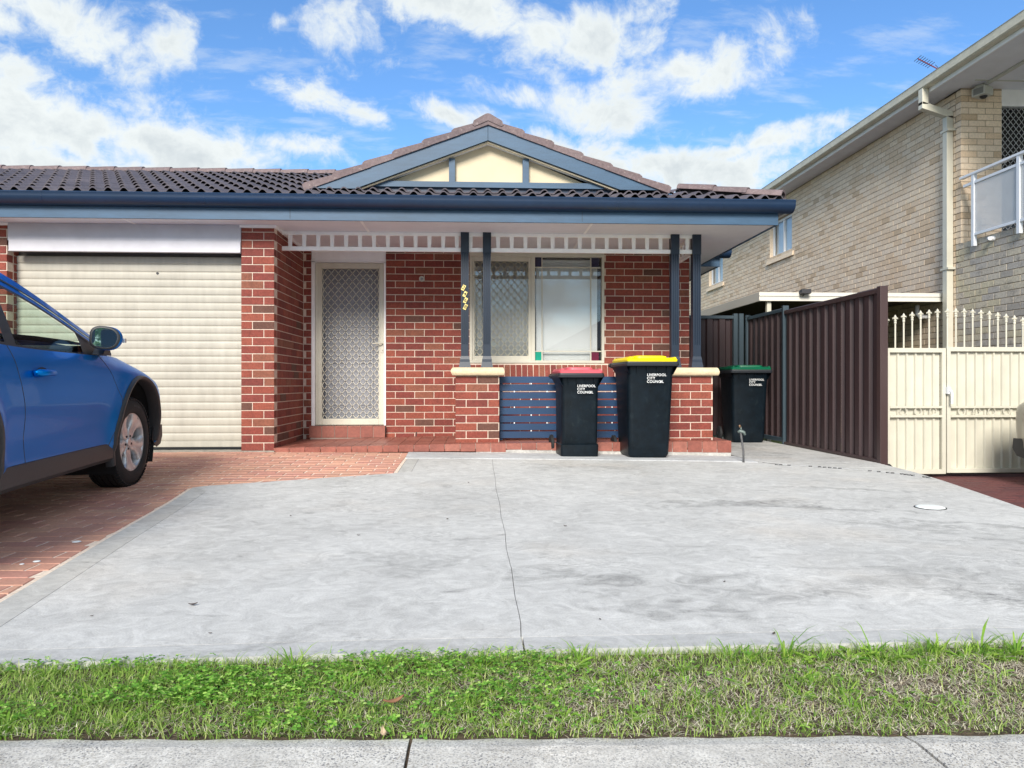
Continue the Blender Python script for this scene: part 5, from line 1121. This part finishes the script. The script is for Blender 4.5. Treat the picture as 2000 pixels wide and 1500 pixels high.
# broad leaved weeds
Vs, Fs = [], []; off = 0
spots = [(x, 2.12 + .06 * rng.random(), rng.uniform(.045, .07)) for x in (.95, 1.0, 1.10, 1.14, 1.22, 1.29, 1.45, 1.56, 1.60, .28, .02, -.30, 1.75)] + [(rng.uniform(-1.4, 1.6), None, rng.uniform(.025, .045)) for _ in range(70)]
for (tx, ty, L_) in spots:
    if ty is None: lo, hi = path_edge(tx), front_edge(tx); ty = lo + (hi - lo) * rng.uniform(.1, .95)
    for q in range(rng.integers(6, 12)):
        a = rng.uniform(0, 6.28); l = L_ * rng.uniform(.6, 1.15); up = rng.uniform(.35, 1.0); w_ = l * rng.uniform(.16, .26); c, s_ = math.cos(a), math.sin(a); pts = []
        for (t_, ww) in ((0, .25), (.25, .6), (.5, 1.0), (.8, .85), (1.0, .05)):
            r_ = l * t_; z = -.026 + l * up * (t_ - .45 * t_ * t_); jag = 1 + .25 * ((q + int(t_ * 8)) % 2)
            pts += [(tx + c * r_ - s_ * w_ * ww * jag / 2, ty + s_ * r_ + c * w_ * ww * jag / 2, z + .002), (tx + c * r_, ty + s_ * r_, z - .003), (tx + c * r_ + s_ * w_ * ww / 2, ty + s_ * r_ - c * w_ * ww / 2, z + .002)]
        Vs.append(np.array(pts)); f = []
        for k in range(4):
            for j in (0, 1): A = off + k * 3 + j; f += [[A, A + 1, A + 4], [A, A + 4, A + 3]]
        Fs.append(np.array(f)); off += 15
tri_mesh('weeds', np.concatenate(Vs), np.concatenate(Fs), weed_m, 'broad leaved bright green weeds along the concrete edge', 'weeds')

# ------------------------------------------------------------------ cars
def car_paint(name, base, metallic=.45, coat=.4):
    m = bpy.data.materials.new(name); m.use_nodes = True; t = NT(m.node_tree)
    b = t.n('ShaderNodeBsdfPrincipled', i_Metallic=metallic, i_Roughness=.32); b.inputs['Coat Weight'].default_value = coat; b.inputs['Specular IOR Level'].default_value = .25; b.inputs['Coat IOR'].default_value = 1.35
    if base[2] > base[0] * 2: b.inputs['Specular Tint'].default_value = (base[0] * .5 + .02, base[1] * 2.2, min(base[2] * 2, 1), 1)
    b.inputs['Coat Roughness'].default_value = .03; b.inputs['Base Color'].default_value = (*base, 1)
    fl_ = t.n('ShaderNodeBump', i_Strength=.04, i_Distance=.001); t.set(fl_.inputs['Height'], t.noise(t.n('ShaderNodeNewGeometry').outputs['Position'], 900, 2.0)); t.set(b.inputs['Normal'], fl_.outputs[0])
    o = t.n('ShaderNodeOutputMaterial'); t.set(o.inputs[0], b.outputs[0]); return m
US = [-3.52, -3.44, -3.2, -2.66, -1.8, -.9, -.4, 0, .35, .60, .76, .86]
T_ = {k: interp(US, v) for k, v in dict(
    W=[.60, .80, .895, .925, .915, .915, .925, .937, .945, .925, .86, .68], zb=[.45, .38, .32, .27, .255, .255, .255, .26, .26, .27, .31, .38],
    zt=[.95, 1.01, 1.04, 1.03, .99, .985, .99, .985, .94, .88, .80, .70], wt=[.55, .72, .80, .85, .865, .865, .845, .78, .72, .63, .53, .42]).items()}
def skin_w(u, z):
    W, zb, zt, wt = (T_[k](u) for k in ('W', 'zb', 'zt', 'wt')); t_ = min(max((z - zb) / (zt - zb), 0), 1)
    prof = lin(t_, [0, .05, .14, .22, .40, .60, .72, .82, .92, 1.0], [-.07, -.045, -.022, -.020, -.004, 0, -.004, -.014, -.5, -1])
    if t_ > .82: k = (t_ - .82) / .18; return W - .014 + (wt - W + .014) * k ** 1.6
    return W + prof
AZ, AR = .352, .485
def build_car(label, M4, paint, right_only=False, group=None, steer=0.0):
    loc = M4.translation; car = thing('parked_car', label, 'car', (0, 0, 0), group, world=False); car.matrix_world = M4
    def P(n_, mb, m, par=None, **k):
        o = part(n_, mb, m, par or car, **k); o.matrix_parent_inverse = Matrix(); return o
    zarch = lambda u, uc: AZ + math.sqrt(max(AR ** 2 - (u - uc) ** 2, 0))
    seam = lambda u, z: 0.0
    def clampz(u, z):
        for uc in (0, -2.66):
            if abs(u - uc) < AR - 1e-6: z = max(z, zarch(u, uc))
        return z
    def adj(u, z):
        w_ = 0.0
        for uc in (0, -2.66):
            r_ = math.hypot(u - uc, z - AZ); w_ += .022 * math.exp(-((r_ - AR - .02) / .09) ** 2) if z > .3 else 0
        if -2.5 < u < -.4: w_ -= .016 * math.exp(-((z - .52) / .10) ** 2) * sstep((u + 2.5) / .5) * sstep((-.4 - u) / .4)
        return w_
    def fskew(z): return lin(z, [.36, .50, .68, .85, 1.0], [.02, .13, .20, .10, -.05])
    def rskew(z): return lin(z, [.25, .60, 1.0], [.03, -.02, -.14])
    F0, R0, RR = -.615, -1.835, -2.62
    def warp(s, z):
        """station parameter -> real u, so that grid lines follow the door seams"""
        if s > F0: k = max(0, 1 - (s - F0) / .75); return s + fskew(z) * k
        if s > R0: k = (s - R0) / (F0 - R0); return s + fskew(z) * k + rskew(z) * (1 - k)
        if s > RR: k = (s - RR) / (R0 - RR); return s + rskew(z) * k
        return s
    def side(u, z, sg, out=0.0): return (sg * (skin_w(u, z) + out), u, z)
    def patch(s0, s1, nz, sg, out=0.0, ns=None, ztop=1.0, crease=True):
        ns = ns or max(2, int(abs(s1 - s0) / .02))
        ss = [s0 + (s1 - s0) * i / ns for i in range(ns + 1)]
        for uc in (0, -2.66):
            for e in (-AR + 1e-4, AR - 1e-4, -AR - .004, AR + .004):
                if s0 < uc + e < s1: ss.append(uc + e)
        ss.sort(); mb = MB(); rows = nz + 1; vs = []
        for s in ss:
            for j in range(rows):
                t_ = j / nz; zb, zt = T_['zb'](s), T_['zt'](s); z = zb + (zt - zb) * t_; u = warp(s, z); z = clampz(u, z); z = min(z, T_['zt'](u)) if z > T_['zt'](u) else z
                w_ = skin_w(u, z)
                w_ += adj(u, z)
                vs.append((sg * w_, u, z))
        n = len(ss); fs = [(i * rows + j, (i + 1) * rows + j, (i + 1) * rows + j + 1, i * rows + j + 1) for i in range(n - 1) for j in range(nz)]
        fs = [f[::-1] if sg > 0 else f for f in fs]
        return mb.add(vs, fs)
    seam_m = joint_m
    for sg in (1, -1):
        fd = None
        P('front_wing', patch(F0 + .0035, .86, 26, sg), paint, smooth=True)
        fd = P('front_door', patch(R0 + .0035, F0 - .0035, 22, sg), paint, smooth=True)
        rdr = P('rear_door', patch(RR + .0035, R0 - .0035, 22, sg), paint, smooth=True)
        P('rear_wing', patch(-3.52, RR - .0035, 24, sg), paint, smooth=True)
        for S0 in (F0, R0, RR):
            pts = [];
            for j in range(24):
                z = .36 + (T_['zt'](S0) - .36 - .004) * j / 23; u = warp(S0, z)
                if z > clampz(u, z) - 1e-6: pts.append((sg * (skin_w(u, z) + adj(u, z) - .0042), u, z))
            P('door_gap', MB().tube(pts, .0058, 6), seam_m)
        # handle
        for d_, u0, z0 in ((fd, -1.64, .850), (rdr, -2.45, .90)):
            w_ = skin_w(u0, z0)
            h = MB().tube([(sg * (w_ + .002), u0 - .115, z0), (sg * (w_ + .030), u0 - .095, z0 + .002), (sg * (w_ + .040), u0 - .02, z0 + .004), (sg * (w_ + .036), u0 + .06, z0 + .003), (sg * (w_ + .0), u0 + .105, z0)], [.016, .022, .019, .018, .010], 10)
            hd_ = P('handle', h, paint, d_, smooth=True)
            P('handle_cup', MB().add([(sg * (w_ + .001 - .0 * k), u0 + .085 * math.cos(k / 16 * 6.283) + .0, z0 + .036 * math.sin(k / 16 * 6.283)) for k in range(16)], [tuple(range(16)) if sg > 0 else tuple(range(16))[::-1]]), joint_m, d_)
        # cladding
        cl = MB(); prof = [(.012, .245), (.035, .27), (.036, .33), (.026, .372), (.0, .383), (-.06, .37), (-.08, .25)]
        vs = []; ust = [-2.20 + (2.20 - .52) * i / 30 for i in range(31)]
        for u in ust:
            wr = skin_w(u, .34)
            for (a, z) in prof: vs.append((sg * (wr + a - .015), u, z + .004 * (u + 1.3)))
        n = len(prof); fs = [(i * n + k, i * n + (k + 1) % n, (i + 1) * n + (k + 1) % n, (i + 1) * n + k) for i in range(30) for k in range(n)] + [tuple(range(n)), tuple(range(30 * n, 31 * n))[::-1]]
        P('sill_cladding', cl.add(vs, fs), black_trim, auto=40)
        for uc in (0, -2.66):
            vs = []; N = 36; a0, a1 = (-4, 196) if uc == 0 else (-16, 202)
            for i in range(N + 1):
                a = R(a0 + (a1 - a0) * i / N); c_, s_ = math.cos(a), math.sin(a); wd = .020 + .028 * abs(c_) ** 3 * (c_ < 0 or uc != 0)
                for (dr, o_) in ((-.012, -.06), (-.010, .016), (.0, .030), (wd * .6, .032), (wd, .018), (wd + .004, -.02)):
                    r_ = AR + dr; u, z = uc + r_ * c_, AZ + r_ * s_; base_w = skin_w(uc + (AR + .01) * c_, max(AZ + (AR + .01) * s_, T_['zb'](uc) + .05)) 
                    base_w = max(base_w, .855 if uc == 0 else .88) + .016 * max(0, s_)
                    vs.append((sg * (base_w + o_), u, z))
            fs = [(i * 6 + k, i * 6 + k + 1, (i + 1) * 6 + k + 1, (i + 1) * 6 + k) for i in range(N) for k in range(5)]
            P('arch_flare', MB().add(vs, fs), black_trim, auto=50)
            # dark liner
            vs = []
            for i in range(25):
                a = R(-25 + 230 * i / 24)
                for (w_) in (.89 if uc else .912, .45): vs.append((sg * w_, uc + (AR + .002) * math.cos(a), AZ + (AR + .002) * math.sin(a)))
            vs += [(sg * .45, uc, AZ)]
            fs = [(2 * i, 2 * i + 1, 2 * i + 3, 2 * i + 2) for i in range(24)] + [(2 * i + 1, 50, 2 * i + 3) for i in range(24)]
            P('wheel_liner', MB().add(vs, fs), mat('liner_black', (.008, .009, .011), .9) if 'liner_black' not in bpy.data.materials else bpy.data.materials['liner_black'])
    # mud flap piece in front of the front wheel and bumper lip
    for sg in (1, -1): P('bumper_corner', MB().extr([(.60, .30), (.66, .27), (.80, .30), (.83, .36), (.80, .42), (.70, .43), (.60, .40)], .0, .14, 'z') if False else MB().add([(sg * a, u, z) for a in (.912, .70) for (u, z) in ((.44, .34), (.56, .27), (.68, .29), (.73, .35), (.72, .43), (.47, .43))], [tuple(range(6)), tuple(range(6, 12))[::-1]] + [(i, (i + 1) % 6, 6 + (i + 1) % 6, 6 + i) for i in range(6)]), black_trim, bevel=.012)
    # hood, nose, tail
    zc = interp([-.45, -.2, 0, .35, .60, .76, .86], [1.11, 1.10, 1.08, 1.02, .95, .87, .74])
    def hood(a, b):
        u = -.42 + 1.28 * b; wt = T_['wt'](u); t_ = abs(2 * a - 1); return ((2 * a - 1) * wt, u, T_['zt'](u) + (zc(u) - T_['zt'](u)) * (1 - t_ ** 2.6))
    P('bonnet', MB().grid(hood, 20, 26), paint, smooth=True)
    def nose(a, b):
        s_ = 2 * a - 1; z = T_['zb'](.86) + (T_['zt'](.86) - T_['zb'](.86)) * b; wmax = skin_w(.86, z); top = (zc(.86) - T_['zt'](.86)) * (1 - abs(s_) ** 2.6) if b > .99 else 0
        return (s_ * wmax, .86 + .08 * (1 - s_ ** 2) * (1 - .3 * b), z + top)
    P('front_bumper', MB().grid(nose, 16, 10), paint, smooth=True)
    P('grille', MB().grid(lambda a, b: ((a - .5) * .9, .86 + .085 * (1 - (a - .5) ** 2 * 3.2) + .002, .42 + .10 * b), 10, 2), black_trim)
    def tail(a, b):
        s_ = 2 * a - 1; z = T_['zb'](-3.52) + (T_['zt'](-3.52) - T_['zb'](-3.52)) * b; return (s_ * skin_w(-3.52, z), -3.52 - .08 * (1 - s_ ** 2), z)
    P('tailgate', MB().grid(tail, 12, 8), paint, smooth=True)
    for sg in (1, -1):
        hl = MB().grid(lambda a, b: (sg * (skin_w(.50 + .34 * a, .80 - .06 * a + .07 * b * (1 - .3 * a)) + .004), .50 + .34 * a, .77 - .05 * a + .085 * b * (1 - .4 * a)), 8, 4)
        P('headlight', hl, mat('headlamp_glass', (.55, .58, .60), .08, coat=1.0) if 'headlamp_glass' not in bpy.data.materials else bpy.data.materials['headlamp_glass'], smooth=True)
    # greenhouse
    gu = [-.28, -.45, -.80, -1.15, -1.45, -2.0, -2.6, -3.15, -3.36, -3.50]
    gz_ = interp(gu, [1.040, 1.105, 1.212, 1.312, 1.385, 1.465, 1.49, 1.45, 1.33, 1.12]); gw = interp(gu, [.80, .775, .735, .700, .675, .650, .645, .655, .69, .74])
    def ghw(u, s):   # s 0 belt .. 1 roof edge
        z0 = T_['zt'](u) - .004; wt = T_['wt'](u) - .012; z1 = gz_(u); return wt + (gw(u) - wt) * s + .018 * math.sin(math.pi * s), z0 + (z1 - z0) * s
    def gpatch(u0, u1, s0, s1, sg, out=0.0, nu=None, ns=6):
        nu = nu or max(2, int(abs(u1 - u0) / .05))
        def f(a, b):
            u = u0 + (u1 - u0) * a; A = s0(u) if callable(s0) else s0; B = s1(u) if callable(s1) else s1; s = A + (B - A) * b; w_, z = ghw(u, s); return (sg * (w_ + out), u, z)
        mb = MB().grid(f, nu, ns)
        if sg > 0: mb.f = [q[::-1] for q in mb.f]
        return mb
    hgt = lambda u: gz_(u) - T_['zt'](u)
    top = lambda k: (lambda u: max(1 - k / max(hgt(u), .01), .02))
    for sg in (1, -1):
        P('roof_rail', gpatch(-3.45, -.30, top(.052), 1.0, sg, .004), paint, smooth=True)
        P('window_seal', gpatch(-3.3, -.55, top(.066), top(.052), sg, .006, ns=1), black_trim)
        P('door_frame', gpatch(-3.2, -.60, top(.100), top(.066), sg, .002, ns=2), paint, smooth=True)
        P('window_seal', gpatch(-3.2, -.72, top(.118), top(.100), sg, .006, ns=1), black_trim)
        P('sail_panel', gpatch(-.90, -.40, 0, top(.09), sg, .001), black_trim)
        P('front_window', gpatch(-1.83, -.90, .03, top(.118), sg, -.004), car_glass, smooth=True)
        P('centre_pillar', gpatch(-1.95, -1.83, .0, top(.100), sg, .001), black_trim)
        P('rear_window', gpatch(-2.72, -1.95, .03, top(.118), sg, -.004), car_glass, smooth=True)
        P('rear_pillar', gpatch(-3.46, -2.72, .0, top(.05), sg, .001), paint, smooth=True)
        P('belt_trim', gpatch(-2.9, -.44, -.012, .03, sg, .010, ns=2), black_trim, smooth=True)
    def top_s(u0, u1, crown):
        return MB().grid(lambda a, b: ((2 * a - 1) * gw(u0 + (u1 - u0) * b), u0 + (u1 - u0) * b, gz_(u0 + (u1 - u0) * b) + crown * (1 - (2 * a - 1) ** 2)), 14, 16)
    P('windscreen', top_s(-.30, -1.25, .045), car_glass, smooth=True); P('roof_panel', top_s(-1.25, -3.2, .055), paint, smooth=True); P('rear_screen', top_s(-3.2, -3.5, .05), car_glass, smooth=True)
    P('cowl', MB().grid(lambda a, b: ((2 * a - 1) * .80, -.22 - .25 * b, 1.06 + .05 * b * (1 - (2 * a - 1) ** 2) + .04 * (1 - (2 * a - 1) ** 2)), 8, 2), black_trim)
    # interior
    dark_in = bpy.data.materials.get('car_interior') or mat('car_interior', (.03, .032, .036), .8)
    P('dashboard', MB().grid(lambda a, b: ((2 * a - 1) * .74, -.42 - .42 * b, 1.02 + .035 * math.sin(b * 3.1)), 8, 6).box(-.74, .74, -.86, -.82, .6, 1.02), dark_in)
    P('floor', MB().box(-.80, .80, -3.3, -.3, .30, .36), dark_in)
    for sx in (-.38, .38):
        for uu in (-1.55, -2.45):
            s_ = MB(); s_.box(sx - .24, sx + .24, uu - .25, uu + .28, .36, .62)
            s_.add([(sx - .23, uu - .22, .60), (sx + .23, uu - .22, .60), (sx + .19, uu - .42, 1.10), (sx - .19, uu - .42, 1.10), (sx - .23, uu - .34, .60), (sx + .23, uu - .34, .60), (sx + .19, uu - .52, 1.10), (sx - .19, uu - .52, 1.10)], [(0, 1, 2, 3), (5, 4, 7, 6), (0, 3, 7, 4), (1, 5, 6, 2), (3, 2, 6, 7)])
            s_.box(sx - .12, sx + .12, uu - .54, uu - .44, 1.12, 1.30)
            P('seat', s_, dark_in, bevel=.03)
    P('steering_wheel', MB().tube([(.38 + .18 * math.cos(k / 20 * 6.2832), -.98 - .06 * math.sin(k / 20 * 6.2832), .93 + .17 * math.sin(k / 20 * 6.2832)) for k in range(21)], .014, 8), dark_in)
    P('under_body', MB().box(-.84, .84, -3.3, .6, .24, .30), dark_in)
    # mirrors
    for sg in (1, -1):
        mc = Vector((sg * .965, -.80, 1.098)); mb = MB()
        def mir(scale, y0, back):
            pts = []
            for k in range(24):
                a = k / 24 * 2 * math.pi; x_ = math.copysign(abs(math.cos(a)) ** .75, math.cos(a)) *   .096; z_ = math.copysign(abs(math.sin(a)) ** .8, math.sin(a)) * .078
                z_ += -.010 * (x_ * sg /   .096); x_ += -.018 * sg * (z_ < 0) * abs(z_) / .078; pts.append((mc.x + x_ * scale, mc.y + y0, mc.z + z_ * scale))
            return pts
        rings = [mir(.90, -.048, 0), mir(1.0, -.040, 0), mir(1.02, .0, 0), mir(.90, .045, 0), mir(.62, .078, 0), mir(.2, .092, 0)]
        vs = [p for r_ in rings for p in r_]; fs = [(i * 24 + k, i * 24 + (k + 1) % 24, (i + 1) * 24 + (k + 1) % 24, (i + 1) * 24 + k) for i in range(5) for k in range(24)] + [tuple(range(24)), tuple(range(120, 144))[::-1]]
        mr = P('mirror_case', MB().add(vs, fs), paint, auto=60); face = mir(.80, -.0495, 0)
        P('mirror_surround', MB().add(mir(1.0, -.0415, 0) + mir(.93, -.0505, 0) + mir(.82, -.0500, 0), [(k, (k + 1) % 24, 24 + (k + 1) % 24, 24 + k) for k in range(24)] + [(24 + k, 24 + (k + 1) % 24, 48 + (k + 1) % 24, 48 + k) for k in range(24)]), black_trim, mr, smooth=True)
        P('mirror_glass', MB().add(mir(.83, -.0492, 0), [tuple(range(24))]), chrome, mr)
        P('mirror_foot', MB().extr([(-.78, .99), (-.60, .99), (-.63, 1.03), (-.72, 1.035)], sg * .86, sg * .93, 'x'), black_trim, mr, bevel=.005)
        P('indicator', MB().box(mc.x + sg * .092, mc.x + sg * .110, mc.y + .0, mc.y + .03, mc.z - .028, mc.z + .0), alloy, mr)
    # wheels
    def wheel(x, u, sg, st):
        wh = bpy.data.objects.new('wheel', None); C.objects.link(wh); wh.parent = car; wh.location = (x, u, .345); wh.rotation_euler = (0, 0, R(st) + (0 if sg > 0 else math.pi)); wh.empty_display_size = .1
        hw = .112; Wp = lambda n_, mb, m, **k: setattr(part(n_, mb, m, wh, **k), 'matrix_parent_inverse', Matrix())
        pr = [(.222, hw - .012), (.232, hw - .004), (.262, hw + .002), (.300, hw - .004), (.325, hw - .014), (.338, hw - .030)]
        gr = []
        for c_ in (.062, .022, -.022, -.062): gr += [(.345, c_ + .014), (.345, c_ + .005), (.336, c_ + .004), (.336, c_ - .004), (.345, c_ - .005), (.345, c_ - .014)]
        pr += gr + [(a, -b) for a, b in pr[::-1]]
        Wp('tyre', MB().lathe(pr, 64, 'x'), rubber, auto=50)
        blk = MB()
        for k in range(64):
            a = k / 64 * 2 * math.pi
            for s_ in (1, -1):
                c_, n_ = math.cos(a), math.sin(a); r0, r1 = .337, .3465; da = .030
                q = [(s_ * .084, r1, a - da), (s_ * .108, .334, a - da), (s_ * .108, .334, a + da), (s_ * .084, r1, a + da)]
                blk.add([(xx, rr * math.cos(aa), rr * math.sin(aa)) for xx, rr, aa in q] + [(xx * .98, (rr - .01) * math.cos(aa), (rr - .01) * math.sin(aa)) for xx, rr, aa in q], [(0, 1, 2, 3)[::s_], (0, 1, 5, 4), (1, 2, 6, 5), (2, 3, 7, 6), (3, 0, 4, 7)])
        Wp('tread', blk, rubber, kind='stuff')
        Wp('rim', MB().lathe([(.19, -.09), (.205, -.02), (.208, .06), (.214, .092), (.224, .100), (.228, .094), (.226, -.09)], 48, 'x'), alloy, smooth=True)
        sp = MB()
        def xs(r_, t_): return .070 + .022 * t_ - .010 * math.sin(math.pi * t_)
        for k in range(5):
            a0 = k / 5 * 2 * math.pi + math.pi / 2 + math.pi / 5
            N = 12; vs = []
            for i in range(N + 1):
                t_ = i / N; r_ = .03 + .186 * t_; hwd = math.pi / 5 if r_ < .085 else math.pi / 5 - .25 * sstep((r_ - .085) / .045) + .12 * sstep((r_ - .165) / .05); x_ = xs(r_, t_)
                for (f_, dx_) in ((-1, -.045), (-1, -.006), (-.82, .004), (-.35, .006), (0, -.004), (.35, .006), (.82, .004), (1, -.006), (1, -.045)):
                    a = a0 + f_ * hwd; dd = dx_ if t_ > .25 or abs(f_) == 1 else .003; vs.append((x_ + dd, r_ * math.cos(a), r_ * math.sin(a)))
            sp.add(vs, [(i * 9 + j, i * 9 + j + 1, (i + 1) * 9 + j + 1, (i + 1) * 9 + j) for i in range(N) for j in range(8)])
        Wp('spokes', sp, alloy, smooth=True)
        Wp('hub', MB().lathe([(0, .082), (.028, .081), (.034, .074), (.036, .066), (.062, .064), (.066, .04)], 24, 'x'), alloy, auto=35)
        nuts = MB()
        for k in range(5):
            a = k / 5 * 2 * math.pi + math.pi / 2 + .628; nuts.lathe([(0, .078), (.009, .077), (.010, .06)], 8, 'x', (0, .052 * math.cos(a), .052 * math.sin(a)))
        Wp('wheel_nut', nuts, dark_metal, kind='stuff')
        Wp('brake_disc', MB().lathe([(0, .0), (.145, .0), (.145, -.01), (0, -.01)], 30, 'x'), mat('rusty_disc', (.12, .07, .05), .6, metal=.6) if 'rusty_disc' not in bpy.data.materials else bpy.data.materials['rusty_disc'])
        mk = MB()
        for k in range(7):
            for c0_ in (-.9, 1.2):
                a = c0_ + k * .055; mk.add([(hw + .0012, r_ * math.cos(a + o_), r_ * math.sin(a + o_)) for (r_, o_) in ((.272, -.008), (.288, -.008), (.288, .008), (.272, .008))], [(0, 1, 2, 3)])
        Wp('tyre_mark', mk, mat('tyre_letter', (.07, .075, .08), .6) if 'tyre_letter' not in bpy.data.materials else bpy.data.materials['tyre_letter'], kind='stuff')
    for u, st in ((0, steer), (-2.66, 0)):
        wheel(.788, u, 1, st); wheel(-.788, u, -1, st)
    return car
blue = car_paint('blue_car_paint', (.0, .19, .60), .6, .25)
al = R(8.0); ref = Vector((-2.642, 5.877, 0)); nvec = Vector((math.cos(al), math.sin(al), 0)); org = ref - nvec * .900; org.z = .008
Mcar = Matrix.Translation(org) @ Matrix.Rotation(al, 4, 'Z')
build_car('blue four wheel drive parked on the red pavers in front of the roller door', Mcar, blue, steer=-6.0)
beige = car_paint('beige_car_paint', (.36, .34, .29), .3)
build_car('beige grey car standing before the cream gate at the right edge', Matrix.Translation((5.96, 6.02, -.150)), beige)

# ------------------------------------------------------------------ across the street (seen in the panes and mirrors)
part('road', MB().box(-60, 60, -13.5, -4.2, -.28, -.17), asphalt, kind='structure')
part('kerb', MB().box(-60, 60, -4.2, -4.05, -.28, -.05), conc_band, kind='structure'); part('kerb', MB().box(-60, 60, -13.65, -13.5, -.28, -.05), conc_band, kind='structure')
part('verge', MB().box(-60, 60, -4.05, -.41, -.28, -.06), lawn_m, kind='structure')
oh = thing('far_side_house', 'pale brick house with a dark hipped roof on the far side of the street', 'house', (10, -20, -.2))
part('wall', MB().box(3.9, 18, -26, -16, -.3, 2.5), cream, oh)
part('roof', MB().add([(3.3, -15.3, 2.45), (18.6, -15.3, 2.45), (18.6, -26.7, 2.45), (3.3, -26.7, 2.45), (9.0, -21, 5.4), (13, -21, 5.4)], [(0, 1, 5, 4), (1, 2, 5), (2, 3, 4, 5), (3, 0, 4), (0, 3, 2, 1)]), mat('grey_roof', (.16, .18, .22), .7), oh)

# tall garden tree behind the photographer's left, reflected in the car mirror and panes
tree = thing('garden_tree', 'leafy garden tree on the verge behind the photographer', 'tree', (-4.2, -6.5, -.1))
part('trunk', MB().tube([(-4.2, -6.5, -.2), (-4.15, -6.5, .8), (-4.3, -6.6, 1.8), (-4.2, -6.5, 2.8)], [.16, .13, .11, .06], 10), mat('bark', (.09, .065, .045), .9), tree)
n = 9000; ctr = rng.normal(0, 1, (60, 3)) * [.9, .9, .75] + [-4.2, -6.5, 2.5]; q = ctr[rng.integers(0, 60, n)] + rng.normal(0, .28, (n, 3)); d1 = rng.normal(0, 1, (n, 3)); d1 /= np.linalg.norm(d1, axis=1)[:, None]; d2 = np.cross(d1, rng.normal(0, 1, (n, 3))); d2 /= np.linalg.norm(d2, axis=1)[:, None]
V = np.stack([q - d1 * .07, q + d2 * .035, q + d1 * .07, q - d2 * .035], 1).reshape(-1, 3); me = bpy.data.meshes.new('crown'); me.from_pydata(V.tolist(), [], (np.arange(n)[:, None] * 4 + np.arange(4)).tolist()); me.materials.append(green_m); put('crown', me, tree)
